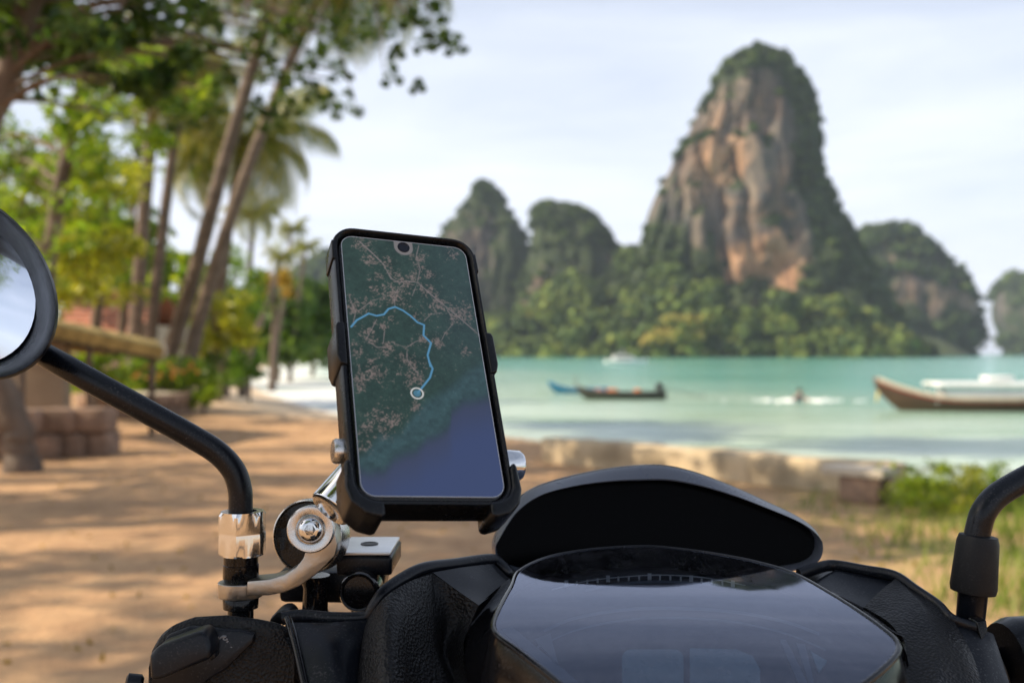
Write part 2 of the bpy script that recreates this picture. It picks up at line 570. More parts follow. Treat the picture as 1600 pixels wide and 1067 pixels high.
def land_z(x, y):
    s = shore_dist(x, y)
    w = 6.5
    z = np.where(s > 0, SEA + smooth(0, w, s) * (-SEA), SEA + np.maximum(s * 0.07, -3.0))
    z = z + np.where(s > 0, (fbm(np.stack([x * .7, y * .7, x * 0], -1), 3) * 0.04 + fbm(np.stack([x * 2.6, y * 2.6, x * 0 + 3], -1), 2) * 0.016) * smooth(0, 4, s), 0)
    z = z + smooth(45, 200, s) * smooth(30, 120, y) * 16
    return z, s

def axis(lo, hi, n, mid, tight):
    a = math.asinh((lo - mid) / tight); b = math.asinh((hi - mid) / tight)
    return mid + tight * np.sinh(np.linspace(a, b, n))

def sheet(name, xs, ys, zf, mat, attrs):
    X, Y = np.meshgrid(xs, ys)
    Z, A = zf(X, Y)
    nx, ny = len(xs), len(ys)
    v = np.stack([X, Y, Z], -1).reshape(-1, 3)
    i = np.arange((ny - 1) * (nx - 1)); r, c = i // (nx - 1), i % (nx - 1)
    a = r * nx + c
    f = np.stack([a, a + 1, a + nx + 1, a + nx], 1)
    me = bpy.data.meshes.new(name)
    me.from_pydata(v.tolist(), [], f.tolist())
    me.shade_smooth()
    for k, val in A.items():
        at = me.attributes.new(k, 'FLOAT', 'POINT')
        at.data.foreach_set('value', np.asarray(val, np.float32).ravel())
    me.materials.append(mat)
    o = bpy.data.objects.new(name, me)
    COL.objects.link(o)
    return o

# ground material: sandy dirt, pale sand by the water, grassy earth at the right
m = N('sandy_dirt_ground')
q = m.bsdf((0.4, 0.26, 0.15, 1), 0.95)
vec = m.coords()
big = m.noise(vec, 0.7, 6, 0.65)
mid = m.noise(vec, 4.0, 6, 0.7)
fine = m.noise(vec, 30, 4, 0.7)
dirt = m.mix(0.5, m.ramp(big, [(0.3, (0.30, 0.165, 0.085)), (0.7, (0.63, 0.385, 0.195))]), m.ramp(mid, [(0.3, (0.23, 0.125, 0.066)), (0.7, (0.66, 0.415, 0.215))]))
dirt = m.mix(m.mapr(fine, 0.6, 0.75, 0, 0.5), dirt, (0.18, 0.11, 0.06, 1))
sand = m.ramp(mid, [(0.3, (0.55, 0.42, 0.28)), (0.7, (0.68, 0.55, 0.40))])
gcol = m.ramp(mid, [(0.3, (0.11, 0.15, 0.035)), (0.7, (0.31, 0.30, 0.085))])
far = m.ramp(mid, [(0.3, (0.03, 0.06, 0.02)), (0.7, (0.07, 0.10, 0.03))])
c = m.mix(m.attr('sand'), dirt, sand)
c = m.mix(m.math('MULTIPLY', m.attr('grassy'), m.mapr(m.noise(vec, 1.3, 5, 0.6), 0.38, 0.62)), c, gcol)
c = m.mix(m.attr('wood'), c, far)
m.l(c, q.inputs['Base Color'])
m.bump(m.math('ADD', mid, m.math('MULTIPLY', fine, 0.25)), q, 0.7, 0.05)
MAT['ground'] = m.done(q.outputs[0])
def gz(x, y):
    z, s = land_z(x, y)
    n = fbm(np.stack([x * .25, y * .25, x * 0 + 4], -1), 3)
    sand = 1 - smooth(3.5, 7.5, s + n * 2)
    grassy = smooth(1.2, 3.2, x + n * 1.0 - 0.12 * np.maximum(y - 6, 0)) * smooth(3.0, 4.5, y) * smooth(0, 6, s + 3)
    wood = smooth(22, 40, s + n * 6) * smooth(40, 70, y)
    return z, {'sand': sand, 'grassy': grassy, 'wood': wood}
ground = sheet('ground', axis(-4200, 4200, 340, -2, 5.0), axis(-4200, 4200, 340, 7, 5.0), gz, MAT['ground'], None)
tag(ground, 'sandy dirt ground sloping down to a pale beach', kind='structure')

m = N('turquoise_sea')
q = m.bsdf((0.15, 0.42, 0.36, 1), 0.16)
q.inputs['IOR'].default_value = 1.33
vec = m.coords()
n1 = m.noise(m.coords((0.02, 0.055, 1)), 1.0, 5, 0.6)
n2 = m.noise(m.coords((0.10, 0.35, 1)), 1.0, 6, 0.6)
deep = m.ramp(n1, [(0.32, (0.07, 0.28, 0.21)), (0.55, (0.13, 0.37, 0.30)), (0.72, (0.24, 0.47, 0.42))])
shal = m.ramp(n2, [(0.35, (0.27, 0.42, 0.29)), (0.6, (0.46, 0.60, 0.50))])
c = m.mix(m.attr('shallow'), deep, shal)
fo = m.math('MULTIPLY', m.attr('foam'), m.mapr(n2, 0.28, 0.5))
c = m.mix(fo, c, (0.80, 0.81, 0.79, 1))
m.l(c, q.inputs['Base Color'])
m.l(m.mapr(fo, 0, 1, 0.16, 0.8), q.inputs['Roughness'])
wv = m.math('ADD', m.noise(m.coords((0.5, 1.6, 1)), 1.0, 5, 0.6), m.math('MULTIPLY', m.noise(m.coords((2.0, 5.0, 1)), 1.0, 4, 0.6), 0.35))
m.bump(wv, q, 0.6, 0.22)
MAT['sea'] = m.done(q.outputs[0])
def sz(x, y):
    s = shore_dist(x, y)
    n = fbm(np.stack([x * .12, y * .12, x * 0 + 9], -1), 3)
    left = 1 - smooth(-9, 0, x)
    foam = smooth(-12, -2.0, s + n * 3) * (0.25 + 0.75 * left)
    shallow = smooth(-46, -5, s + n * 10)
    return np.full(x.shape, SEA), {'foam': foam, 'shallow': shallow}
sea = sheet('sea', axis(-4200, 4200, 200, 0, 16.0), axis(-40, 4200, 220, 20, 18.0), sz, MAT['sea'], None)
tag(sea, 'calm turquoise sea of a sheltered bay', kind='structure')

# ---------------------------------------------------------------- limestone hills
m = N('limestone_cliff')
q = m.bsdf((0.3, 0.28, 0.25, 1), 0.95)
tall = m.coords((0.07, 0.07, 0.018))
rnd = m.coords((0.03, 0.03, 0.03))
a = m.noise(tall, 1.0, 7, 0.65, 0.6)
b = m.noise(rnd, 0.8, 5, 0.6, 0.5)
e = m.noise(m.coords((0.16, 0.16, 0.035)), 1.0, 5, 0.65)
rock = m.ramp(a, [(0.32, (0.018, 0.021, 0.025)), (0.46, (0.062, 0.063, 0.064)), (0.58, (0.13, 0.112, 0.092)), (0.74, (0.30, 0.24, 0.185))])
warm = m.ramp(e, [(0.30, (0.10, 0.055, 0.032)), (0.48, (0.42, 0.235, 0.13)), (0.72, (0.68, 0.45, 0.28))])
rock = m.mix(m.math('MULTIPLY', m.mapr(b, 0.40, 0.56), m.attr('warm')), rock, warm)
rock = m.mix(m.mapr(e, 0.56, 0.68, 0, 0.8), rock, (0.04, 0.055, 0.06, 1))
green = m.ramp(m.noise(m.coords((0.12, 0.12, 0.12)), 1.0, 5, 0.7), [(0.3, (0.012, 0.025, 0.011)), (0.7, (0.045, 0.068, 0.02))])
veg = m.math('ADD', m.attr('veg'), m.math('MULTIPLY', m.math('SUBTRACT', m.noise(m.coords((0.05, 0.05, 0.03)), 1.0, 6, 0.65), 0.5), 1.9))
rock = m.mix(m.mapr(veg, 0.38, 0.62), rock, green)
m.l(rock, q.inputs['Base Color'])
m.bump(m.math('ADD', a, m.math('MULTIPLY', e, 0.6)), q, 0.8, 5.0)
MAT['karst'] = m.done(q.outputs[0])

FOREST = []          # (centre, radius, tint) of tree crowns on the far hills
def karst(name, label, prof, d, depth=0.75, veg=0.0, warmth=1.0, right_veg=0.0, seed=0, rows=110, cols=200, amp=0.10, skew=0.0, crown=4.5, ntree=220, spots=None, vspots=None):
    """prof: rows of (photo row, left column, right column) of the outline, top to bottom"""
    pr = np.array(prof, float)
    t = np.linspace(0, 1, rows)
    py0, py1 = pr[0, 0], pr[-1, 0]
    py = py0 + (py1 - py0) * t ** 1.15
    xl = np.interp(py, pr[:, 0], pr[:, 1]); xr = np.interp(py, pr[:, 0], pr[:, 2])
    th = np.linspace(0, 2 * np.pi, cols, endpoint=False)
    k = d / F
    X = np.zeros((rows, cols)); Y = X.copy(); Z = X.copy()
    cx = ((xl + xr) / 2 - CX) * k; hw = (xr - xl) / 2 * k
    z = CZ - (py - HY) * k
    cyc, syc = np.cos(th), np.sin(th)
    e = 0.82
    ca = np.sign(cyc) * np.abs(cyc) ** e; sa = np.sign(syc) * np.abs(syc) ** e
    wide = hw.max()
    dd = np.minimum(hw * depth + wide * 0.10 * smooth(0, 0.1, t), wide * depth)
    base = np.stack([cx[:, None] + hw[:, None] * ca, d + dd[:, None] * sa + 0 * hw[:, None], z[:, None] + 0 * ca], -1)
    s = wide / 60.0
    flute = fbm(base * np.array([0.055, 0.055, 0.012]) / s + seed, 4, 0.55)
    lump = fbm(base * 0.022 / s + seed * 1.7, 3)
    small = fbm(base * np.array([0.16, 0.16, 0.07]) / s + seed * 3, 3)
    crack = (1 - np.abs(fbm(base * np.array([0.075, 0.075, 0.011]) / s + seed * 5, 3, 0.6)) * 2.2).clip(0, 1) ** 4
    disp = (flute * 1.0 + lump * 0.8 + small * 0.45 - crack * 0.32 * smooth(0.03, 0.2, t)[:, None]) * amp * np.minimum(hw, wide * 0.5)[:, None] * 1.3
    side = np.abs(ca)          # keep the outline, move the faces
    X = base[..., 0] + disp * ca * (0.12 + 0.88 * (1 - side))
    Y = base[..., 1] + disp * sa * 1.9
    Z = base[..., 2] + small * wide * 0.03
    v = np.stack([X, Y, Z], -1).reshape(-1, 3)
    top = np.array([[cx[0], d, z[0] + 0.002 * d]])
    v = np.concatenate([v, top])
    f = []
    for i in range(rows - 1):
        for j in range(cols):
            jn = (j + 1) % cols
            f.append((i * cols + j, i * cols + jn, (i + 1) * cols + jn, (i + 1) * cols + j))
    f += [(len(v) - 1, (j + 1) % cols, j) for j in range(cols)]
    me = bpy.data.meshes.new(name)
    me.from_pydata(v.tolist(), [], f)
    bm = bmesh.new(); bm.from_mesh(me); bmesh.ops.recalc_face_normals(bm, faces=bm.faces); bm.to_mesh(me); bm.free()
    me.shade_smooth()
    nz = np.zeros(len(v) * 3, np.float32)
    me.vertices.foreach_get('normal', nz) if hasattr(me.vertices[0], 'normal') else None
    nz = nz.reshape(-1, 3)
    tt = np.concatenate([np.repeat(t, cols), [0]])
    cc = np.concatenate([np.tile(ca, rows), [0]])
    V = veg + smooth(0.25, 0.75, nz[:, 2]) * 0.9 + (1 - smooth(0.04, 0.20, tt)) * 0.9 + right_veg * smooth(0.25, 0.75, cc) + smooth(0.66, 0.80, tt) * 0.35
    if vspots:
        sx_, sy_ = CX + v[:, 0] / v[:, 1] * F, HY - (v[:, 2] - CZ) / v[:, 1] * F
        for (ux, uy, rx, ry, g) in vspots: V = V + g * np.exp(-((sx_ - ux) / rx) ** 2 - ((sy_ - uy) / ry) ** 2)
    at = me.attributes.new('veg', 'FLOAT', 'POINT'); at.data.foreach_set('value', V.astype(np.float32))
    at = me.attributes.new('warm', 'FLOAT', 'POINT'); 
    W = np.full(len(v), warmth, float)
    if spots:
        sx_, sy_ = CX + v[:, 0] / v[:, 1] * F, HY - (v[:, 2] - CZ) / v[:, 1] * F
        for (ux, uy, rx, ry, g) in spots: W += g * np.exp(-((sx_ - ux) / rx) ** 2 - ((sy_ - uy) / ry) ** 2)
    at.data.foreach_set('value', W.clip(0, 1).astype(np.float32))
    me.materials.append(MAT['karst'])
    o = bpy.data.objects.new(name, me)
    COL.objects.link(o)
    tag(o, label, kind='structure')
    r_ = np.random.default_rng(seed + 50)
    cand = np.where((V > 0.62) & (v[:, 1] < d + dd.max() * 0.4))[0]
    for i in r_.choice(cand, min(len(cand), ntree), replace=False):
        FOREST.append((v[i], crown * r_.uniform(0.6, 1.25) * d / 600, r_.uniform(0.05, 0.6)))
    return o

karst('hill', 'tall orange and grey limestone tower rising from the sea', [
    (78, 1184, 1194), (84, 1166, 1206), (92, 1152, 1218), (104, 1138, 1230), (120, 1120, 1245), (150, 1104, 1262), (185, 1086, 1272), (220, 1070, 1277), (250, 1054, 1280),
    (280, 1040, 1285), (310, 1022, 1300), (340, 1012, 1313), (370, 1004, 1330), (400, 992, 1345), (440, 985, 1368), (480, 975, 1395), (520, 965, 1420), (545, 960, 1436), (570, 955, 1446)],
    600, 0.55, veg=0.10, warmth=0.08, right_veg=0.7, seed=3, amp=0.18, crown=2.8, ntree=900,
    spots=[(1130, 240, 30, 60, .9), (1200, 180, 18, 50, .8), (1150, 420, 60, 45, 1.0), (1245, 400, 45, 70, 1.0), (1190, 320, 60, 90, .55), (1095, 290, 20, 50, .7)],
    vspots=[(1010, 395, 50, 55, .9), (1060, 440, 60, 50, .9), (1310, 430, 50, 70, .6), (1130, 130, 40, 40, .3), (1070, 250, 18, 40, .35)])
karst('hill', 'pointed grey limestone peak just above the phone corner', [
    (284, 750, 756), (291, 745, 766), (305, 737, 778), (325, 724, 793), (350, 702, 808), (375, 684, 822), (400, 672, 832), (440, 660, 840), (480, 650, 846), (520, 640, 850), (570, 630, 860)],
    760, 0.7, veg=0.42, warmth=0.1, right_veg=0.5, seed=11, amp=0.09, crown=2.6, ntree=200)
karst('hill', 'rounded green limestone hill between the pointed peak and the tall tower', [
    (320, 838, 862), (326, 836, 900), (340, 834, 925), (360, 832, 942), (385, 830, 962), (410, 826, 975), (450, 815, 990), (500, 800, 1010), (570, 780, 1030)],
    700, 0.75, veg=0.62, warmth=0.25, seed=23, amp=0.09, crown=3.0, ntree=380)
karst('hill', 'dark limestone hill behind the right foot of the tall tower', [
    (358, 1385, 1412), (366, 1352, 1424), (380, 1336, 1440), (410, 1325, 1466), (440, 1318, 1496), (470, 1312, 1514), (495, 1308, 1524), (520, 1304, 1525), (545, 1302, 1518), (562, 1300, 1504)],
    860, 0.7, veg=0.46, warmth=0.3, seed=37, amp=0.10, crown=4.5, ntree=260)
karst('hill', 'limestone hill cut by the right edge of the picture', [
    (436, 1582, 1608), (442, 1573, 1640), (458, 1564, 1680), (480, 1559, 1720), (500, 1561, 1750), (520, 1568, 1770), (545, 1575, 1780), (560, 1577, 1785)],
    1150, 0.7, veg=0.55, warmth=0.15, seed=41, amp=0.10, crown=4.5, ntree=200)
karst('hill', 'low hazy wooded hill behind the beach palms', [
    (408, 505, 525), (425, 480, 560), (450, 440, 600), (480, 400, 640), (520, 350, 680), (570, 300, 700)],
    980, 0.8, veg=0.9, warmth=0.2, seed=53, amp=0.06, crown=6, ntree=300)

# wooded skirts at the foot of the hills
BUMPS = [(990, 392, 640, 70, 60), (1040, 418, 560, 60, 45), (905, 440, 640, 100, 60), (840, 486, 610, 90, 45), (1095, 446, 535, 50, 35), (1010, 470, 545, 100, 40),
         (1215, 470, 520, 42, 26), (1160, 490, 520, 60, 26), (1290, 478, 530, 50, 34), (1350, 500, 540, 50, 34), (1395, 530, 545, 40, 30), (780, 505, 640, 90, 50), (935, 496, 545, 80, 30), (1120, 500, 515, 110, 24),
         (1250, 515, 512, 90, 22), (1450, 528, 780, 40, 50), (700, 500, 690, 140, 60)]
def skirt_z(x, y):
    z = np.full(x.shape, SEA - 6.0)
    for (px, py, d, wpx, wd) in BUMPS:
        c = P(px, py, d)
        g = np.exp(-(np.abs((x - c.x) / (wpx * d / F)) ** 2.2) - (np.abs((y - d) / wd) ** 2.2))
        z = np.maximum(z, (c.z + 6 - SEA) * g + SEA - 6)
    return z
m = N('wooded_slope'); q = m.bsdf((0.04, 0.06, 0.02, 1), 0.95)
m.l(m.ramp(m.noise(m.coords((0.1, 0.1, 0.1)), 1.0, 5, 0.7), [(0.3, (0.010, 0.022, 0.009)), (0.7, (0.04, 0.06, 0.018))]), q.inputs['Base Color'])
MAT['slope'] = m.done(q.outputs[0])
skirt = sheet('slope', np.linspace(-130, 420, 160), np.linspace(470, 900, 110), lambda x, y: (skirt_z(x, y), {}), MAT['slope'], None)
tag(skirt, 'wooded slopes at the foot of the limestone hills', kind='structure')
r_ = np.random.default_rng(5)
n_ = 0
while n_ < 3000:
    px = r_.uniform(690, 1440); d = r_.uniform(480, 720)
    x = (px - CX) / F * d
    z = float(skirt_z(np.array([x]), np.array([d]))[0])
    if z > SEA - 1:
        big = r_.random() < 0.12
        FOREST.append((np.array([x, d, z + 0.5]), r_.uniform(1.8, 4.4) * (1.9 if big else 1.0), r_.uniform(0.1, 0.95) * (1.0 if z < 40 else 0.75)))
        n_ += 1
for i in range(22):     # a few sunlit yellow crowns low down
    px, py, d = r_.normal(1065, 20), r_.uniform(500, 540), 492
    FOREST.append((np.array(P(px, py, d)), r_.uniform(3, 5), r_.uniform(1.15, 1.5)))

def blob_mesh(items, name, mat, seed, per=110):
    """tree crowns as shells of leafy sprays facing outwards"""
    r_ = np.random.default_rng(seed)
    C = np.repeat(np.array([c for c, r, t in items]), per, 0)
    Rr = np.repeat(np.array([r for c, r, t in items]), per)
    T = np.repeat(np.array([t for c, r, t in items]), per)
    k = len(C)
    u = r_.normal(size=(k, 3)); u /= np.linalg.norm(u, axis=1)[:, None]
    u[:, 2] = np.where(u[:, 2] < -0.35, -u[:, 2], u[:, 2])
    sh = np.repeat(r_.uniform(0.8, 1.2, (len(items), 3)), per, 0) * np.array([1, 1, 0.85])
    lump = 1 + 0.55 * fbm(u * 1.7 + np.repeat(r_.uniform(0, 90, (len(items), 3)), per, 0), 2, 0.7)
    pos = C + u * sh * (Rr * lump * r_.uniform(0.72, 1.05, k))[:, None]
    nr = u + r_.normal(size=(k, 3)) * 0.45; nr /= np.linalg.norm(nr, axis=1)[:, None]
    a_ = np.cross(nr, r_.normal(size=(k, 3))); a_ /= np.linalg.norm(a_, axis=1)[:, None]
    b_ = np.cross(nr, a_)
    s = (Rr * r_.uniform(0.20, 0.42, k))[:, None]
    V = np.stack([pos - a_ * s, pos - b_ * s * .7 + nr * s * .15, pos + a_ * s, pos + b_ * s * .7 + nr * s * .15], 1).reshape(-1, 3)
    q = np.arange(k) * 4
    Fc = np.stack([q, q + 1, q + 2, q, q + 2, q + 3], 1).reshape(-1, 3)
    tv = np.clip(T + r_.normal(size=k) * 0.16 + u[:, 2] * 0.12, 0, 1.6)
    me = bpy.data.meshes.new(name)
    me.vertices.add(len(V)); me.vertices.foreach_set('co', V.astype(np.float32).ravel())
    me.loops.add(Fc.size); me.loops.foreach_set('vertex_index', Fc.astype(np.int32).ravel())
    me.polygons.add(len(Fc)); me.polygons.foreach_set('loop_start', np.arange(0, Fc.size, 3, dtype=np.int32))
    me.update(calc_edges=True)
    at = me.attributes.new('tint', 'FLOAT', 'FACE'); at.data.foreach_set('value', np.repeat(tv, 2).astype(np.float32))
    me.materials.append(mat)
    o = bpy.data.objects.new(name, me); COL.objects.link(o)
    return o
m = N('far_tree_crowns'); q = m.bsdf((0.05, 0.08, 0.03, 1), 0.9)
tnt = m.attr('tint')
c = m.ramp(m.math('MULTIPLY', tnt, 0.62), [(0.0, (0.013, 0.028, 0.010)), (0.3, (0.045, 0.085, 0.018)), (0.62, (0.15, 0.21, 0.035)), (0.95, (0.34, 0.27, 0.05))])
m.l(c, q.inputs['Base Color'])
MAT['crowns'] = m.done(q.outputs[0])
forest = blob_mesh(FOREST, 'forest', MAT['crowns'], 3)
tag(forest, 'dense green forest covering the limestone hills across the bay', 'forest', kind='stuff')

# ---------------------------------------------------------------- plants
def leaves(name, pts, size, mat, parent, seed, flat=0.0, tint=(0, 1), aspect=0.42):
    r_ = np.random.default_rng(seed)
    pts = np.asarray(pts, float)
    n = len(pts)
    a = r_.normal(size=(n, 3)); a[:, 2] = a[:, 2] * (1 - flat) - flat * 0.3
    a /= np.linalg.norm(a, axis=1)[:, None]
    b = np.cross(a, r_.normal(size=(n, 3)) * np.array([1 - 0.6 * flat, 1 - 0.6 * flat, 1]))
    b /= np.linalg.norm(b, axis=1)[:, None] + 1e-9
    up = np.cross(a, b)
    s = size * r_.uniform(0.6, 1.25, n)[:, None]
    V = np.stack([pts - a * s / 2, pts + b * s * aspect / 2 - a * s * .05 + up * s * .06, pts + a * s / 2, pts - b * s * aspect / 2 - a * s * .05 + up * s * .06], 1).reshape(-1, 3)
    k = np.arange(n) * 4
    Fc = np.concatenate([np.stack([k, k + 1, k + 2], 1), np.stack([k, k + 2, k + 3], 1)])
    T = r_.uniform(tint[0], tint[1], n)
    me = bpy.data.meshes.new(name)
    me.vertices.add(len(V)); me.vertices.foreach_set('co', V.astype(np.float32).ravel())
    me.loops.add(Fc.size); me.loops.foreach_set('vertex_index', Fc.astype(np.int32).ravel())
    me.polygons.add(len(Fc)); me.polygons.foreach_set('loop_start', np.arange(0, Fc.size, 3, dtype=np.int32))
    me.update(calc_edges=True)
    at = me.attributes.new('tint', 'FLOAT', 'FACE'); at.data.foreach_set('value', np.concatenate([T, T]).astype(np.float32))
    me.materials.append(mat)
    o = bpy.data.objects.new(name, me); COL.objects.link(o)
    set_parent(o, parent)
    return o

def cloud(clumps, per, seed):
    """leaf positions spread through clumps of (centre, radius)"""
    r_ = np.random.default_rng(seed)
    out = []
    for c, r in clumps:
        k = max(6, int(per * r_.uniform(0.7, 1.3)))
        u = r_.normal(size=(k, 3)); u /= np.linalg.norm(u, axis=1)[:, None]
        out.append(np.asarray(c) + u * (r * r_.uniform(0.15, 1.0, k)[:, None] ** 0.6) * np.array([1, 1, 0.75]))
    return np.concatenate(out)

def rect(x0, x1, y0, y1, d, dr, n, rpx, seed, keep=None):
    r_ = np.random.default_rng(seed)
    out = []
    while len(out) < n:
        x, y, dd = r_.uniform(x0, x1), r_.uniform(y0, y1), d + r_.uniform(-dr, dr)
        if keep and not keep(x, y): continue
        out.append((P(x, y, dd), rpx * r_.uniform(0.6, 1.3) * dd / F))
    return out

def tree(name, label, cat, path, r0, r1, clumps, per, lsize, mat, seed, group=None, bark='bark', limbs=True, tint=(0, 1), flat=0.2):
    base = Vector(path[0])
    t = thing(name, label, cat, base, group)
    pts = [Vector(p) for p in catmull(path, 6)]
    pts[0] = pts[0] - Vector((0, 0, 0.25))
    mb = MB()
    rr = np.interp(np.linspace(0, 1, len(pts)), [0, 0.08, 1], [r0 * 1.35, r0, r1])
    rn = random.Random(seed)
    mb.add(sweep([p + Vector((rn.uniform(-1, 1), rn.uniform(-1, 1), 0)) * r0 * 0.12 for p in pts], rr, 10))
    mb.build('trunk', MAT[bark], t)
    if limbs:
        lm = MB()
        for c, r in (clumps if len(clumps) < 40 else rn.sample(clumps, 40)):
            c = Vector(c)
            k = min(range(len(pts)), key=lambda i: (pts[i] - c).length + (4 if pts[i].z > c.z else 0) + (3 if i < len(pts) * 0.35 else 0))
            a = pts[k]
            mid = a.lerp(c, 0.5) + Vector((rn.uniform(-.1, .1), rn.uniform(-.1, .1), 0.12)) * (c - a).length
            q0 = min(rr[k] * 0.4, 0.008 * (c - a).length + 0.01)
            lm.add(sweep([Vector(p) for p in catmull([a, mid, c], 4)], [q0, q0 * 0.7, q0 * 0.2], 6))
        lm.build('branches', MAT[bark], t)
    if clumps:
        leaves('crown', cloud(clumps, per, seed), lsize, MAT[mat], t, seed + 1, flat, tint)
    return t

def frond_mesh(name, L_, droop, seed, leaflet=0.5):
    """one palm leaf along +X, arching over and down"""
    r_ = random.Random(seed)
    n = 26
    v, f, tn = [], [], []
    pts = []
    for i in range(n + 1):
        s = i / n
        ang = 0.75 - droop * s ** 1.3
        if not pts: pts.append(Vector((0, 0, 0)))
        else: pts.append(pts[-1] + Vector((math.cos(ang), 0, math.sin(ang))) * (L_ / n))
    for i in range(n):      # midrib
        w = 0.03 * L_ / 3 * (1 - 0.85 * i / n); w2 = 0.03 * L_ / 3 * (1 - 0.85 * (i + 1) / n)
        k = len(v)
        v += [pts[i] + Vector((0, w, 0)), pts[i] - Vector((0, w, 0)), pts[i + 1] - Vector((0, w2, 0)), pts[i + 1] + Vector((0, w2, 0))]
        f.append((k, k + 1, k + 2, k + 3)); tn.append(0.9)
    for i in range(2, n * 2):
        s = i / (n * 2)
        a = pts[int(s * n)].lerp(pts[min(n, int(s * n) + 1)], s * n - int(s * n))
        ln = leaflet * L_ * (0.35 + 0.65 * math.sin(math.pi * min(1, s * 0.85 + 0.12))) * 0.62
        t = (pts[min(n, int(s * n) + 1)] - pts[int(s * n)]).normalized()
        for sd in (-1, 1):
            dirv = (t * 0.55 + Vector((0, sd * 0.75, 0)) + Vector((0, 0, -0.45 - 0.4 * s - r_.uniform(0, .25)))).normalized()
            w = t * (0.026 * L_ / 2.6)
            k = len(v)
            mid = a + dirv * ln * 0.55
            tip = a + dirv * ln + Vector((0, 0, -0.22 * ln))
            v += [a - w * .5, a + w * .5, mid + w * .6, mid - w * .6, tip]
            f += [(k, k + 1, k + 2, k + 3), (k + 3, k + 2, k + 4)]
            q = r_.uniform(0, 1); tn += [q, q]
    me = bpy.data.meshes.new(name)
    me.from_pydata([tuple(p) for p in v], [], f)
    at = me.attributes.new('tint', 'FLOAT', 'FACE'); at.data.foreach_set('value', np.array(tn, np.float32))
    me.materials.append(MAT['frond'])
    return me

def palm(label, path, r0, r1, L_, nf, seed, group='coconut palms along the beach', top=None):
    base = Vector(path[0])
    t = thing('palm_tree', label, 'palm tree', base, group)
    pts = [Vector(p) for p in catmull(path, 10)]
    pts[0] = pts[0] - Vector((0, 0, 0.3))
    rr = np.interp(np.linspace(0, 1, len(pts)), [0, 0.06, 0.15, 1], [r0 * 1.5, r0 * 1.1, r0, r1])
    rr = rr * (1 + 0.05 * np.sin(np.arange(len(pts)) * 2.1))
    MB().add(sweep(pts, rr, 12)).build('trunk', MAT['palm_bark'], t)
    rn = random.Random(seed)
    ms = [frond_mesh('frond', L_, dr, seed + i) for i, dr in enumerate((1.1, 1.9, 2.5, 3.0))]
    top_ = pts[-1]
    for i in range(nf):
        o = bpy.data.objects.new('frond', ms[min(3, int(4 * (i + rn.random()) / nf))])
        COL.objects.link(o)
        yaw = i * 2.399 + rn.uniform(-.25, .25)
        pitch = 0.35 - 0.95 * i / nf + rn.uniform(-.1, .1)
        M = Matrix.Translation(top_) @ Matrix.Rotation(yaw, 4, 'Z') @ Matrix.Rotation(-pitch, 4, 'Y') @ Matrix.Rotation(rn.uniform(-.3, .3), 4, 'X') @ Matrix.Scale(rn.uniform(0.85, 1.1), 4)
        o.location, o.rotation_euler, o.scale = M.to_translation(), M.to_euler(), M.to_scale()
        set_parent(o, t)
    nuts = MB()
    for i in range(5):
        a = rn.uniform(0, 6.28)
        nuts.add(lathe([(0.001, -0.1), (0.07, -0.07), (0.09, 0), (0.07, 0.07), (0.001, 0.1)], top_ + Vector((math.cos(a) * .2, math.sin(a) * .2, -.2)), (0, 0, 1), 8))
    nuts.build('coconuts', MAT['wood_dark'], t)
    return t

def gp(px, d, z=None):
    x = (px - CX) / F * d
    if z is None: z = float(land_z(np.array([x]), np.array([d]))[0][0])
    return Vector((x, d, z))

palm('coconut palm leaning right, left one of the crossing pair, crown above the picture', [gp(250, 22), P(264, 560, 22), P(302, 435, 22), P(346, 270, 22), P(402, 80, 22.2), P(440, -60, 22.5)], 0.19, 0.125, 3.4, 22, 1)
palm('coconut palm leaning right, right one of the crossing pair, crown above the picture', [gp(286, 21.5), P(296, 560, 21.5), P(332, 430, 21.5), P(378, 290, 21.5), P(440, 130, 21.6), P(520, -55, 21.8)], 0.175, 0.10, 3.2, 22, 2)
palm('coconut palm with drooping yellowish fronds behind the crossing trunks', [gp(330, 29), P(338, 520, 29), P(352, 400, 29), P(366, 300, 29), P(376, 228, 29)], 0.16, 0.11, 3.3, 34, 3)
palm('straight grey palm trunk, left of the two upright ones', [gp(206, 25), P(212, 520, 25), P(224, 350, 25), P(236, 210, 25), P(246, 95, 25)], 0.19, 0.13, 2.5, 22, 4)
palm('slim upright palm, right of the two upright ones', [gp(228, 26), P(236, 520, 26), P(252, 380, 26), P(270, 240, 26), P(288, 140, 26)], 0.165, 0.11, 2.4, 20, 5)
palm('small palm with short fronds low behind the drooping palm', [gp(378, 44), P(384, 500, 44), P(390, 420, 44), P(396, 335, 44)], 0.16, 0.11, 1.9, 18, 6)
palm('far slim palm standing against the sky left of the phone', [gp(425, 72), P(432, 540, 72), P(446, 450, 72), P(455, 358, 72)], 0.17, 0.12, 1.7, 18, 7)
palm('far slim palm nearest the phone, slightly lower than its neighbour', [gp(452, 76), P(458, 540, 76), P(468, 460, 76), P(478, 385, 76)], 0.17, 0.12, 1.5, 18, 8)
palm('thin palm leaning right over the far beach', [gp(380, 52), P(392, 545, 52), P(418, 475, 52), P(440, 400, 52)], 0.2, 0.13, 1.5, 16, 9)

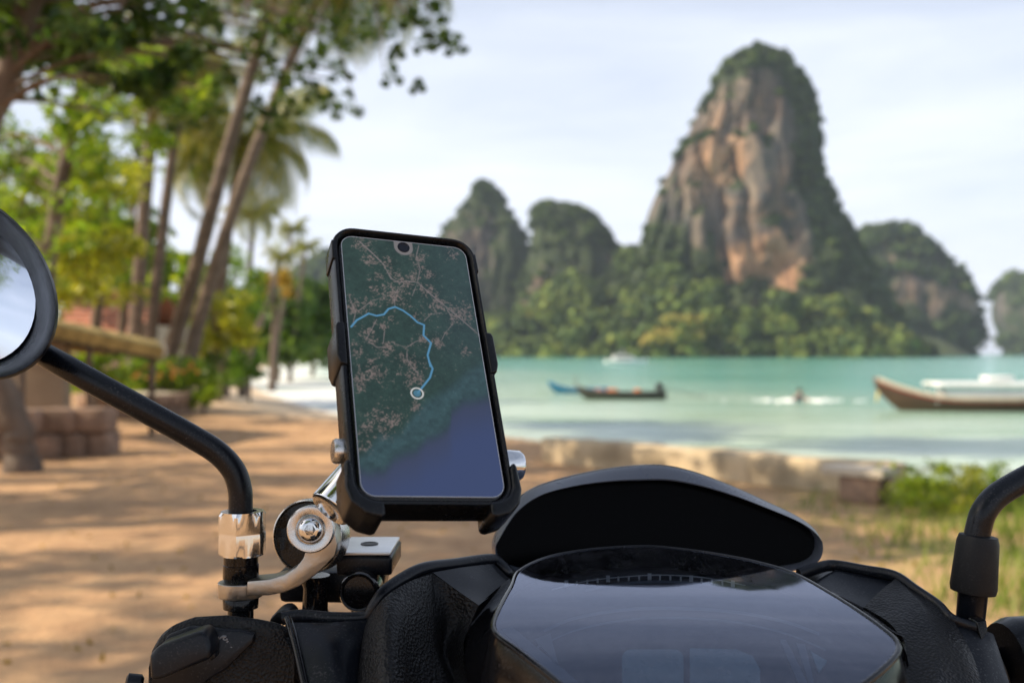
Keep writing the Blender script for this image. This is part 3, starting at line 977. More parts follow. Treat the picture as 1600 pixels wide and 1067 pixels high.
# near broadleaf trees
tree('almond_tree', 'near tree with bent dark trunk at the left edge beside the stone blocks', 'tree',
     [G(34, 735), P(30, 690, 10.2), P(20, 640, 10.2), P(-8, 580, 10.2), P(-60, 470, 10.2), P(-110, 300, 10.2), P(-90, 120, 10.2)], 0.16, 0.08,
     rect(-200, 90, -120, 110, 10.2, 1.8, 34, 62, 101), 85, 0.17, 'leaf_dark', 11, tint=(0, 0.8))
tree('almond_tree', 'leaning brown trunk crossing the top left corner', 'tree',
     [gp(-330, 7.6), P(-200, 700, 7.6), P(-80, 350, 7.6), P(0, 145, 7.6), P(48, 5, 7.6), P(100, -140, 7.6)], 0.125, 0.08,
     rect(-60, 330, -150, 60, 7.7, 0.9, 44, 52, 103) + rect(60, 300, 30, 150, 7.8, 0.8, 16, 30, 104), 80, 0.13, 'leaf_dark', 13, tint=(0, 0.8))
# tree whose leafy twigs hang in from the top
tw = [(545, 18, 46), (600, 12, 40), (560, 45, 34), (635, 18, 30), (520, 60, 26), (585, 40, 26), (678, 22, 18), (684, 45, 16), (662, 68, 15), (690, 62, 12), (712, 72, 15), (640, 30, 14),
      (618, 82, 11), (612, 120, 15), (652, 135, 10), (500, 92, 20), (530, 112, 17), (540, 165, 21), (515, 160, 13), (490, 145, 15), (445, 52, 22), (470, 25, 30), (430, 15, 34), (480, 95, 14), (462, 120, 16),
      (440, 150, 17), (420, 110, 20), (455, 170, 14), (400, 30, 30), (360, 5, 36), (395, 75, 20), (500, 15, 34), (425, 190, 16), (400, 170, 16), (350, 120, 16), (330, 165, 20), (310, 60, 26), (340, 60, 18), (660, 5, 20), (285, 185, 22)]
clm = [(P(x + ox, y + oy, 11 + 0.6 * math.sin(x)), r * q_ * 11 / F) for x, y, r in tw for ox, oy, q_ in ((0, 0, 1.0), (r * .9, r * .5, .55), (-r * .7, r * .75, .5), (r * .2, -r * .9, .5))]
big_rest = rect(250, 660, -330, -40, 11, 2.0, 40, 70, 105)
tr_ = tree('almond_tree', 'leafy overhanging branches reaching in from the top of the picture', 'tree',
     [gp(-420, 11.5), P(-300, 500, 11.5), P(-120, 100, 11.5), P(120, -120, 11.4), P(330, -150, 11.2), P(520, -90, 11)], 0.22, 0.05, clm + big_rest, 34, 0.085, 'leaf_dark', 17, tint=(0.1, 0.9))
# mid distance greenery on the left
tree('shade_tree', 'green tree with slim grey trunk behind the mirror', 'tree', [gp(60, 17), P(70, 470, 17), P(88, 330, 17), P(112, 200, 17), P(150, 60, 17)], 0.15, 0.09,
     rect(-60, 150, 240, 420, 18, 2.2, 30, 42, 106) + rect(60, 330, 60, 240, 17.5, 2, 34, 34, 107), 70, 0.2, 'leaf_mid', 19, tint=(0.25, 1.0))
tree('shade_tree', 'yellow green tree with hanging foliage left of the upright palms', 'tree', [gp(150, 21), P(152, 500, 21), P(160, 380, 21), P(172, 280, 21)], 0.13, 0.07,
     rect(110, 220, 235, 470, 20.5, 1.4, 46, 30, 108) + rect(60, 120, 380, 480, 20.5, 1.4, 10, 26, 109), 64, 0.2, 'leaf_yellow', 23, tint=(0.1, 0.85))
tree('shade_tree', 'dark green round tree between the palm trunks and the far beach', 'tree', [gp(350, 38), P(352, 540, 38), P(352, 480, 38)], 0.2, 0.1,
     rect(318, 405, 395, 490, 38, 2.5, 26, 26, 110), 90, 0.3, 'leaf_mid', 29, tint=(0.1, 0.7))
tree('shade_tree', 'orange tinged tree above the far end of the beach', 'tree', [gp(425, 58), P(428, 530, 58), P(430, 470, 58)], 0.22, 0.1,
     rect(402, 455, 428, 462, 58, 2, 14, 15, 111), 80, 0.4, 'leaf_orange', 31)
tree('shade_tree', 'bright green leafy tree filling the gap above the hut roof', 'tree', [gp(20, 27), P(24, 520, 27), P(30, 380, 27), P(40, 260, 27)], 0.18, 0.08,
     rect(-60, 130, 200, 430, 27, 2.0, 60, 30, 181) + rect(60, 125, 370, 460, 26, 1.0, 14, 22, 182), 80, 0.26, 'leaf_mid', 183, tint=(0.2, 1.0))
tree('shade_tree', 'light green tree between the two upright palms and the red roof', 'tree', [gp(190, 30), P(190, 520, 30), P(200, 420, 30), P(215, 250, 30)], 0.16, 0.06,
     rect(150, 330, 90, 330, 30, 2.0, 44, 26, 184) + rect(180, 260, 330, 470, 30, 1.5, 18, 22, 185), 70, 0.26, 'leaf_mid', 186, tint=(0.1, 0.9))
bk = 0
for (x0, x1, y0, y1, d, mt, ti, lb) in ((-40, 90, 330, 540, 34, 'leaf_mid', (0.3, 1), 'green tree behind the hut at the left edge'),
                                  (90, 230, 330, 470, 44, 'leaf_mid', (0.2, .9), 'green tree rising behind the red roof'),
                                  (220, 330, 400, 560, 40, 'leaf_mid', (0.3, 1), 'green tree behind the leaning palm trunks'),
                                  (395, 470, 455, 560, 78, 'leaf_dark', (0.2, 1), 'dark tree at the end of the far beach, left'),
                                  (455, 520, 450, 560, 95, 'leaf_dark', (0.2, 1), 'dark tree at the end of the far beach, nearest the phone'),
                                  (330, 400, 480, 565, 66, 'leaf_mid', (0.0, .6), 'green tree low behind the yellow bush')):
    bk += 1
    cxm = (x0 + x1) / 2
    tree('shade_tree', lb, 'tree', [gp(cxm, d), P(cxm + 4, (y0 + y1) / 2 + 30, d), P(cxm + 6, y0 + 30, d)], 0.2, 0.08, rect(x0, x1, y0, y1, d, 2.5, 34, 24, 120 + bk), 90, 0.012 * d, mt, 130 + bk, 'trees filling the background of the beach grove', tint=ti)
tree('bush', 'bright yellow bush right of the leaning palms', 'bush', [gp(340, 26), P(342, 560, 26), P(340, 520, 26)], 0.07, 0.03, rect(298, 388, 458, 545, 26, 1.0, 36, 20, 140), 60, 0.2, 'leaf_yellow', 141, tint=(0.2, 1.0))
tree('bush', 'dark bush under the bright yellow bush', 'bush', [gp(345, 25), P(345, 590, 25), P(345, 570, 25)], 0.07, 0.03, rect(318, 380, 555, 600, 25, 0.8, 16, 16, 142), 60, 0.16, 'leaf_mid', 143, tint=(0, .5))
tree('bush', 'green bush with orange flowers in front of the leaning palms', 'bush', [gp(255, 20), P(255, 600, 20), P(255, 585, 20)], 0.05, 0.03, rect(195, 320, 566, 622, 20, 0.8, 44, 18, 144), 60, 0.14, 'leaf_mid', 145, tint=(0.1, 0.95))
fl = bpy.data.objects['bush'] if False else None
bsh = [o for o in bpy.data.objects if o.get('label') == 'green bush with orange flowers in front of the leaning palms'][0]
leaves('flowers', cloud(rect(205, 310, 568, 600, 19.3, 0.4, 22, 5, 146), 5, 147), 0.09, MAT['flower'], bsh, 148)['kind'] = 'stuff'
tree('bush', 'pale hedge bush between the hut and the thatched eave', 'bush', [gp(150, 17.5), P(150, 600, 17.5), P(150, 580, 17.5)], 0.05, 0.03, rect(108, 196, 548, 606, 17.5, 0.7, 36, 17, 150), 60, 0.13, 'leaf_mid', 151, tint=(0.3, 1.0))
tree('bush', 'low bush at the back of the beach', 'bush', [gp(390, 34), P(390, 590, 34), P(390, 580, 34)], 0.05, 0.03, rect(350, 410, 565, 590, 34, 1.0, 14, 13, 152), 50, 0.2, 'leaf_mid', 153, tint=(0, .6))
tree('bush', 'small bright bush at the right end of the flowering bush', 'bush', [gp(318, 19.4), P(318, 620, 19.4), P(318, 610, 19.4)], 0.04, 0.02, rect(298, 336, 592, 640, 19.4, 0.5, 14, 12, 154), 50, 0.12, 'leaf_mid', 155, tint=(0.5, 1.0))
# shore shrubs at the right
shr = [(1385, 1475, 712, 800, 7.6, 'leaf_mid', (0.55, 1), 'light green shrub at the end of the sea wall'),
       (1470, 1540, 718, 815, 7.4, 'leaf_yellow', (0.0, .7), 'light green shrub right of the sea wall, left of the mirror stem'),
       (1545, 1640, 715, 790, 7.8, 'leaf_mid', (0.2, 0.9), 'tall green shrub behind the right mirror stem')]
for k, (x0, x1, y0, y1, d, mt, ti, lb) in enumerate(shr):
    cxm = (x0 + x1) / 2
    tree('shrub', lb, 'shrub', [gp(cxm, d), P(cxm, y1 - 10, d), P(cxm + 3, y0 + 30, d)], 0.012, 0.006, rect(x0, x1, y0 + 12, y1, d, 0.35, 44, 15, 160 + k), 22, 0.055, mt, 170 + k, 'shrubs by the sea wall', tint=ti, flat=0.0)

# trees standing left of and behind the picture: they throw the dappled shade over the bike and the dirt
for k, (x, y, h, R_, per, nn, rc, lb) in enumerate((
        (-9.0, 0.2, 7.0, 2.3, 190, 40, .75, 'broad shade tree left of the motorbike, outside the picture'),
        (-10.2, 4.6, 6.8, 2.5, 120, 26, .62, 'shade tree left of the dirt track, nearest the motorbike'),
        (-12.8, 7.6, 7.2, 2.6, 120, 26, .62, 'shade tree further along left of the dirt track'),
        (-7.2, 6.4, 6.4, 1.9, 110, 18, .55, 'small shade tree by the left of the dirt track'),
        (-9.2, 11.6, 7.4, 2.4, 120, 24, .62, 'shade tree beyond the small one, left of the hut'),
        (-4.6, 9.6, 7.6, 1.9, 100, 16, .5, 'tall thin shade tree whose crown stands above the picture'),
        (-1.6, -3.4, 5.6, 2.7, 150, 46, .7, 'spreading shade tree behind the rider'))):
    rn = np.random.default_rng(300 + k)
    cl = []
    for i in range(nn):
        u = rn.normal(size=3); u /= np.linalg.norm(u)
        cl.append((Vector((x, y, h)) + Vector(u * R_ * rn.uniform(0.3, 1) * np.array([1.0, 1.1, 0.6])), rc * rn.uniform(0.7, 1.25)))
    bx_, by_ = (x, y) if k != 5 else (-6.8, 9.2)
    if k == 6: bx_, by_ = -3.0, -4.4
    tree('shade_tree', lb, 'tree', [Vector((bx_, by_, 0)), Vector((bx_ + .1, by_, 2)), Vector(((bx_ + x) / 2, (by_ + y) / 2 + .2, 4)), Vector((x, y, h))], 0.2, 0.08, cl, per, 0.2, 'leaf_mid', 310 + k, tint=(0, .8))

# grass and leaf litter
rg = np.random.default_rng(77)
gx, gy = [], []
xx = rg.uniform(1.0, 9, 60000); yy = rg.uniform(3.2, 13, 60000)
ss = shore_dist(xx, yy)
nn_ = fbm(np.stack([xx * .8, yy * .8, xx * 0], -1), 3)
wallx = lambda y: 0.33 + (11.4 - y) * 0.91
ok = (smooth(1.6, 3.6, xx + nn_ * 1.6 - 0.1 * np.maximum(yy - 6, 0)) * (0.4 + nn_) > rg.uniform(0, 1, 60000)) & (ss > 2.5)
xx, yy = xx[ok][:16000], yy[ok][:16000]
zz = land_z(xx, yy)[0]
hgt = rg.uniform(0.04, 0.13, len(xx)) * (1 + 0.8 * (nn_[ok][:16000] > 0.15))
ang = rg.uniform(0, 6.28, len(xx)); lean = rg.uniform(-.6, .6, (len(xx), 2)) * hgt[:, None]
w_ = 0.006
b0 = np.stack([xx - np.cos(ang) * w_, yy - np.sin(ang) * w_, zz - 0.01], 1); b1 = np.stack([xx + np.cos(ang) * w_, yy + np.sin(ang) * w_, zz - 0.01], 1)
tp = np.stack([xx + lean[:, 0], yy + lean[:, 1], zz + hgt], 1)
me = bpy.data.meshes.new('grass')
V = np.stack([b0, b1, tp], 1).reshape(-1, 3)
me.from_pydata(V.tolist(), [], np.arange(len(V)).reshape(-1, 3).tolist())
at = me.attributes.new('tint', 'FLOAT', 'FACE'); at.data.foreach_set('value', rg.uniform(0, .75, len(xx)).astype(np.float32))
me.materials.append(MAT['grass'])
o = bpy.data.objects.new('grass', me); COL.objects.link(o)
tag(o, 'patchy yellow green grass on the dirt beside the sea wall', 'grass', kind='stuff')
xx = rg.uniform(-8, 5, 1300); yy = rg.uniform(3, 16, 1300)
zz = land_z(xx, yy)[0]
lit = leaves('leaf_litter', np.stack([xx, yy, zz + 0.012], 1), 0.05, MAT['leaf_orange'], None, 78, 0.0, (0, 0.6))
tag(lit, 'dry fallen leaves scattered over the dirt', 'leaf litter', kind='stuff')

# ---------------------------------------------------------------- walls, hut, house
def wall_run(a, b, h, th, mat, name, parent=None, seed=0, under=0.4, n=26):
    """uneven wall between two ground points"""
    a, b = Vector(a), Vector(b)
    t = (b - a); ln = t.length; t.normalize()
    nrm = Vector((-t.y, t.x, 0))
    v, f = [], []
    rn = random.Random(seed)
    prof = [(0, -under), (0, h * 0.5), (0.0, h - 0.03), (0.03, h), (th - 0.03, h), (th, h - 0.03), (th, -under)]
    for i in range(n + 1):
        for (u, z) in prof:
            v.append(a + t * (ln * i / n) + nrm * (u + rn.uniform(-.012, .012)) + Vector((0, 0, z + (rn.uniform(-.012, .012) if z > 0 else 0))))
    k = len(prof)
    for i in range(n):
        for j in range(k - 1):
            f.append((i * k + j, (i + 1) * k + j, (i + 1) * k + j + 1, i * k + j + 1))
    f.append(tuple(range(k))); f.append(tuple(n * k + j for j in range(k)))
    return MB().add((v, f)).build(name, mat, parent, 50)
A, B_ = G(846, 722), G(1392, 778)
A.z = B_.z = 0
sw = thing('sea_wall', 'low weathered sea wall running along the edge above the beach', 'wall', A)
wall_run(A, B_, 0.27, 0.34, MAT['plaster'], 'wall', sw, 1, 1.2)
tdir = (B_ - A).normalized()
back = Vector((-tdir.y, tdir.x, 0))
if back.y < 0: back = -back
Cc = A + back * 3.2
sb = thing('stone_bench', 'pale stone slab on a block at the end of the sea wall', 'bench', G(1345, 790))
c0 = G(1342, 785); c0.z = 0
M0 = Matrix.Translation(c0) @ Matrix.Rotation(math.atan2(tdir.y, tdir.x), 4, 'Z')
MB().add(rbox((0.52, 0.30, 0.07), 0.015, M0 @ Matrix.Translation((0, 0.0, 0.255)))).build('slab', MAT['slab'], sb)
MB().add(rbox((0.34, 0.24, 0.30), 0.02, M0 @ Matrix.Translation((0.05, 0.0, 0.07)))).build('block', MAT['stone'], sb)

# stone blocks at the left
bl = thing('stone_ledge', 'rough reddish stone blocks in a low ledge under the mirror', 'ledge', G(90, 715))
rn = random.Random(4)
g0 = G(-60, 722); g1 = G(166, 712)
for row in range(2):
    x = 0.0
    while x < 1.62:
        w = rn.uniform(0.28, 0.44)
        p = g0.lerp(g1, x / 1.65) + Vector((w / 2, 0.2 + rn.uniform(-.03, .03), 0.14 + 0.29 * row))
        MB().add(rbox((w - 0.02, 0.42, 0.27), 0.03, Matrix.Translation(p) @ Matrix.Rotation(rn.uniform(-.05, .05), 4, 'Z'))).build('stone', MAT['stone'], bl)
        x += w
# round planter
pl = thing('round_planter', 'low round stone planter filled with sand beyond the hut', 'planter', gp(212, 19.2))
pc = gp(212, 19.2); pc.z = 0
for i in range(22):
    a = 2 * math.pi * i / 22
    for row in range(2):
        aa = a + row * 0.14
        MB().add(rbox((0.27, 0.2, 0.22), 0.03, Matrix.Translation(pc + Vector((math.cos(aa) * 0.95, math.sin(aa) * 0.95, 0.09 + 0.235 * row))) @ Matrix.Rotation(aa + math.pi / 2, 4, 'Z'))).build('stone', MAT['stone'], pl)
MB().add(lathe([(0.001, 0.44), (0.6, 0.45), (0.88, 0.42), (0.88, 0.0)], pc, (0, 0, 1), 24)).build('sand_fill', MAT['slab'], pl)

# low hut with thatched eave
hut = thing('hut', 'low tan walled hut with a yellow thatched roof edge', 'hut', gp(70, 13.5))
hz = gp(60, 13.6); hz.z = 0
MB().add(rbox((2.2, 0.25, 1.5), 0.015, Matrix.Translation((hz.x - 0.70, 13.6, 0.65)))).build('wall', MAT['tan'], hut)
MB().add(rbox((0.25, 2.0, 1.5), 0.015, Matrix.Translation((hz.x - 1.72, 14.75, 0.65)))).build('wall', MAT['tan'], hut)
e0, e1 = P(20, 500, 12.4), P(246, 546, 14.6)
bk_ = Vector((-1.7, 1.5, 0.04))
nb = 15
for i in range(nb):
    a = e0.lerp(e1, (i + 0.5) / nb)
    mb = MB(); mb.add(sweep([a - bk_ * 0.06 - Vector((0, 0, 0.05)), a + Vector((0, 0, 0.02)), a + bk_ * 0.5, a + bk_], [0.10, 0.115, 0.115, 0.11], 10))
    mb.build('thatch_bundle', MAT['thatch'], hut)
MB().add(sweep([e0 + Vector((0, 0, -.13)), e1 + Vector((0, 0, -.13))], 0.05, 8)).build('eave_beam', MAT['wood_dark'], hut)
for tq in (0.06, 0.5, 0.97):
    a = e0.lerp(e1, tq) + Vector((-0.05, 0.06, -0.13))
    MB().add(sweep([Vector((a.x, a.y, -0.2)), a], 0.05, 8)).build('post', MAT['bark'], hut)
MB().add(lathe([(0.10, -0.10), (0.10, 0.05), (0.05, 0.06)], e1 + Vector((0.06, 0, -.02)), (1, 0.1, 0), 10)).build('beam_end', MAT['slab'], hut)

# house with the red roof
hs = thing('house', 'house with terracotta roof half hidden by the grove', 'house', gp(150, 32))
hb = gp(140, 32); hb.z = 0
MB().add(rbox((4.2, 4, 2.2), 0.02, Matrix.Translation((hb.x, 34, 1.0)))).build('wall', MAT['wall_cream'], hs)
rz0, rz1 = P(0, 522, 31.5), P(225, 522, 31.5)
ry = P(0, 452, 34)
x0, x1 = P(70, 520, 31.5).x, P(215, 520, 31.5).x
for i in range(9):          # roof courses
    k0, k1 = i / 9, (i + 1) / 9
    z0, z1 = rz0.z + (ry.z - rz0.z) * k0, rz0.z + (ry.z - rz0.z) * k1
    y0, y1 = 31.5 + 2.5 * k0, 31.5 + 2.5 * k1
    MB().add(([(x0, y0, z0 + .05), (x1, y0, z0 + .05), (x1, y1 + .05, z1), (x0, y1 + .05, z1), (x0, y0, z0), (x1, y0, z0), (x1, y1 + .05, z1 - .06), (x0, y1 + .05, z1 - .06)],
              [(0, 1, 2, 3), (4, 7, 6, 5), (0, 4, 5, 1), (1, 5, 6, 2), (2, 6, 7, 3), (3, 7, 4, 0)])).build('tile_course', MAT['roof_tile'], hs, flat=True)
MB().add(([(x0, 34, ry.z), (x1, 34, ry.z), (x1, 36.6, rz0.z), (x0, 36.6, rz0.z), (x0, 34, ry.z - .08), (x1, 34, ry.z - .08), (x1, 36.6, rz0.z - .08), (x0, 36.6, rz0.z - .08)],
          [(0, 1, 2, 3), (4, 7, 6, 5), (0, 4, 5, 1), (1, 5, 6, 2), (2, 6, 7, 3), (3, 7, 4, 0)])).build('rear_roof', MAT['roof_tile'], hs, flat=True)

# ---------------------------------------------------------------- boats
def hull(length, beam, depth, prow, stern, flare=0.75, n=24, rake=0.12):
    """hull along +X (bow at +X), keel at z = -0.25 depth; prow/stern = height of the ends above the deck line"""
    v, f = [], []
    k = 9
    for i in range(n + 1):
        s = i / n
        x = (s - 0.5) * length
        w = beam / 2 * (math.sin(math.pi * min(1, 0.16 + s * 0.86)) ** 0.7 if s < 0.98 else 0.06)
        w = max(w, 0.03)
        if s < 0.1: w = max(w, beam * 0.3)
        sheer = depth * 0.7 + prow * max(0, (s - 0.55) / 0.45) ** 2.2 + stern * max(0, (0.3 - s) / 0.3) ** 2
        keel = -0.3 * depth + (prow * 0.8 + depth * 0.5) * max(0, (s - 0.78) / 0.22) ** 1.8
        for j in range(k):
            u = j / (k - 1) * 2 - 1
            zz = keel + (sheer - keel) * abs(u) ** 1.7
            v.append((x + rake * length * max(0, s - 0.8) * abs(u), w * math.copysign(abs(u) ** flare, u), zz))
    for i in range(n):
        for j in range(k - 1):
            f.append((i * k + j, i * k + j + 1, (i + 1) * k + j + 1, (i + 1) * k + j))
    f.append(tuple(range(k - 1, -1, -1))); f.append(tuple(n * k + j for j in range(k)))
    return v, f
def boat_root(name, label, px, py, yaw, group=None):
    c = G(px, py, SEA); c.z = SEA
    return thing(name, label, 'boat', c, group), Matrix.Translation(c) @ Matrix.Rotation(yaw, 4, 'Z')
def hull_obj(M_, args, mat, parent, th=0.04):
    o = MB().add(hull(*args), M_).build('hull', mat, parent, 60)
    so = o.modifiers.new('thickness', 'SOLIDIFY'); so.thickness = th; so.offset = 1
    return o
# dark longtail
t, M_ = boat_root('longtail_boat', 'dark wooden longtail boat with orange bundles aboard in mid bay', 972, 624, math.pi)
hull_obj(M_, (4.1, 0.95, 0.55, 0.28, 0.05), MAT['wood_dark'], t)
for k, x in enumerate((-0.9, -0.3, 0.3, 0.9)):
    MB().add(rbox((0.14, 0.75, 0.03), 0.005, M_ @ Matrix.Translation((x, 0, 0.27)))).build('thwart', MAT['wood_brown'], t)
for k, (x, w, mt) in enumerate(((-0.75, 0.3, 'orange'), (0.45, 0.5, 'orange'), (1.1, 0.35, 'pink'))):
    MB().add(rbox((w, 0.5, 0.22), 0.07, M_ @ Matrix.Translation((x, 0, 0.4)), 3)).build('bundle', MAT[mt], t)
MB().add(rbox((0.34, 0.28, 0.34), 0.04, M_ @ Matrix.Translation((-1.78, 0, 0.62)))).add(sweep([M_ @ Vector((-1.85, 0, .2)), M_ @ Vector((-1.8, 0, .6))], .06, 8)).build('engine', MAT['engine'], t)
MB().add(sweep([M_ @ Vector((-1.9, 0, .58)), M_ @ Vector((-3.9, 0.1, 0.12))], 0.022, 8)).build('tail_shaft', MAT['engine'], t)
MB().add(lathe([(0.01, -.03), (0.11, 0), (0.01, .03)], M_ @ Vector((-3.9, .1, .12)), (1, 0, 0), 10)).build('propeller', MAT['engine'], t)
# blue boat behind it
t, M_ = boat_root('longtail_boat', 'blue painted boat moored behind the dark longtail', 905, 614, math.pi + 0.25)
hull_obj(M_, (3.4, 0.9, 0.42, 0.42, 0.0), MAT['blue'], t)
for x in (-0.6, 0.2): MB().add(rbox((0.14, 0.7, 0.03), 0.005, M_ @ Matrix.Translation((x, 0, 0.22)))).build('thwart', MAT['wood_brown'], t)
MB().add(sweep([M_ @ Vector((0.15, 0, 0)), M_ @ Vector((0.2, 0, 0.95))], 0.035, 8)).build('mooring_post', MAT['bark'], t)
# white cruiser
t, M_ = boat_root('motor_cruiser', 'small white motor cruiser close under the forested shore', 978, 569, 0)
hull_obj(M_, (8.6, 2.4, 1.1, 0.35, 0.1), MAT['white'], t)
MB().add(prism([M_ @ Vector(p) for p in ((-2.9, -0.9, .75), (-2.6, -0.9, 1.75), (1.0, -0.9, 1.75), (2.3, -0.9, .8))], M_.to_3x3() @ Vector((0, 1.8, 0)), 0.08)).build('cabin', MAT['white'], t)
MB().add(prism([M_ @ Vector(p) for p in ((-2.3, -0.93, 1.15), (-2.2, -0.93, 1.55), (0.8, -0.93, 1.55), (1.4, -0.93, 1.15))], M_.to_3x3() @ Vector((0, 1.86, 0)), 0.02)).build('window', MAT['tint_glass'], t)
MB().add(rbox((2.2, 1.7, 0.1), 0.04, M_ @ Matrix.Translation((-1.2, 0, 2.05)))).build('roof', MAT['white'], t)
MB().add(sweep([M_ @ Vector((-0.6, 0, 2.0)), M_ @ Vector((-0.7, 0, 3.2))], 0.05, 8)).build('mast', MAT['white'], t)
MB().add(sweep([M_ @ Vector((0.6, .6, 1.75)), M_ @ Vector((0.4, .6, 2.05))], 0.04, 6)).add(sweep([M_ @ Vector((-1.9, .6, 1.75)), M_ @ Vector((-2, .6, 2.05))], 0.04, 6)).build('roof_posts', MAT['white'], t)
# big longtail at the right
t, M_ = boat_root('longtail_boat', 'large brown wooden longtail boat with white awning at the right edge', 1520, 642, math.pi - 0.06)
hull_obj(M_, (7.0, 1.4, 0.74, 0.78, 0.2), MAT['wood_brown'], t, 0.06)
# painted strake following the deck edge
def strake(M_, z0, r, mat, name, length=7.0, beam=1.4, depth=0.74, prow=0.78):
    for sd in (-1, 1):
        pts = []
        for i in range(25):
            s = i / 24 * 0.985
            w = max(beam / 2 * (math.sin(math.pi * min(1, 0.16 + s * 0.86)) ** 0.7), .04)
            if s < 0.1: w = max(w, beam * .3)
            sh = depth * 0.7 + prow * max(0, (s - 0.55) / 0.45) ** 2.2 + 0.25 * max(0, (0.3 - s) / 0.3) ** 2
            pts.append(M_ @ Vector(((s - .5) * length + 0.12 * length * max(0, s - .8), sd * (w + 0.05), sh + z0)))
        MB().add(sweep(pts, r, 8, sy=1.6)).build(name, mat, t)
strake(M_, -0.02, 0.05, MAT['slab'], 'gunwale')
strake(M_, -0.14, 0.012, MAT['red'], 'red_strake')
MB().add(patch([[M_ @ Vector((x, y, 1.12 - y * y * 0.12)) for x in (-2.9, -1.8, -0.6, 0.6, 1.65)] for y in (-0.75, -0.4, 0, 0.4, 0.75)], 3)).build('awning', MAT['white'], t)
aw = finish.last; so = aw.modifiers.new('thickness', 'SOLIDIFY'); so.thickness = 0.12
for x in (-2.7, -1.3, 0.1, 1.5):
    for y in (-0.5, 0.5):
        MB().add(sweep([M_ @ Vector((x, y, 0.3)), M_ @ Vector((x, y, 1.06))], 0.025, 6)).build('awning_post', MAT['white'], t)
MB().add(rbox((4.2, 1.15, 0.42), 0.06, M_ @ Matrix.Translation((-0.9, 0, 0.62)))).build('seat_box', MAT['white'], t)
MB().add(rbox((1.0, 0.8, 0.16), 0.05, M_ @ Matrix.Translation((-0.9, 0, 1.26)))).build('roof_crate', MAT['white'], t)
rb = [M_ @ Vector((3.42 + 0.1 * i / 5 + .05, -0.10 + .02 * (i % 2), 1.16 - 0.16 * i)) for i in range(6)]
MB().add(sweep(rb, [0.07, 0.075, 0.07, 0.06, 0.06, 0.045], 8, sx=0.5)).build('yellow_ribbon', MAT['yellow'], t)
MB().add(sweep([M_ @ Vector((3.05 + 0.1 * math.cos(a), 0.12 * math.sin(a), 0.98 + 0.1 * math.cos(a))) for a in np.linspace(0, 6.28, 14)], 0.06, 8)).build('garland', MAT['pink'], t)

# swimmer with foam
c = G(1249, 626, SEA); c.z = SEA
sm = thing('person', 'person in a dark top half out of the water in white foam', 'person', c)
def body(name, nodes, edges, mat, parent, sub=2):
    me = bpy.data.meshes.new(name)
    me.from_pydata([tuple(p) for p, r in nodes], edges, [])
    o = bpy.data.objects.new(name, me); COL.objects.link(o)
    sk = o.modifiers.new('skin', 'SKIN')
    for i, (p, r) in enumerate(nodes): me.skin_vertices[0].data[i].radius = (r, r) if not hasattr(r, '__len__') else r
    me.skin_vertices[0].data[0].use_root = True
    ss_ = o.modifiers.new('sub', 'SUBSURF'); ss_.levels = sub; ss_.render_levels = sub
    me.materials.append(mat)
    set_parent(o, parent)
    return o
b_ = lambda x, y, z: c + Vector((x, y, z))
body('body', [(b_(0, 0, -.45), .14), (b_(0, 0, -.1), .15), (b_(0, 0, .18), .15), (b_(0, 0, .28), .06), (b_(.01, -.01, .36), .055), (b_(.02, -.02, .46), .095), (b_(.02, -.02, .54), .085),
              (b_(.19, 0, .2), .06), (b_(.34, -.1, .06), .045), (b_(.42, -.22, 0), .035), (b_(-.19, 0, .2), .06), (b_(-.32, -.12, .05), .045), (b_(-.38, -.26, .0), .035)],
     [(0, 1), (1, 2), (2, 3), (3, 4), (4, 5), (5, 6), (2, 7), (7, 8), (8, 9), (2, 10), (10, 11), (11, 12)], MAT['skin'], sm)
MB().add(lathe([(0.155, -.3), (0.185, -.05), (0.205, .12), (0.15, .235), (0.07, .27)], c, (0, 0, 1), 16)).build('top', MAT['shirt'], sm)
MB().add(lathe([(0.095, -.02), (0.115, .04), (0.105, .10), (0.06, .145), (0.001, .155)], c + Vector((.02, .0, .46)), (0, .15, 1), 14)).build('hair', MAT['hair'], sm)
fo_ = []
rn = random.Random(9)
mb = MB()
for i in range(100):
    sgn = -1 if i % 2 else 1
    x = sgn * (0.35 + abs(rn.gauss(0, 1.1)))
    y = rn.gauss(0, 0.5)
    r = rn.uniform(0.08, 0.28) * max(0.35, 1 - abs(x) / 4)
    mb.add(lathe([(r, -0.02), (r * 0.8, 0.25 * r), (0.001, 0.4 * r)], c + Vector((x, y, 0)), (0, 0, 1), 9))
fm = mb.build('foam', MAT['foam'], None)
tag(fm, 'white foam splashed either side of the swimmer', 'foam', kind='stuff')
# ---------------------------------------------------------------- motorbike
bike = thing('motorbike', 'black motor scooter seen from the rider seat, parked on the dirt', 'motorbike', (0.09, 0.6, 0))

def tube_px(pts, r, name, mat, parent, n=16, k=6, **kw):
    path = [Vector(p) for p in catmull([P(*q) for q in pts], k)]
    return MB().add(sweep(path, r, n, **kw)).build(name, mat, parent, 50)

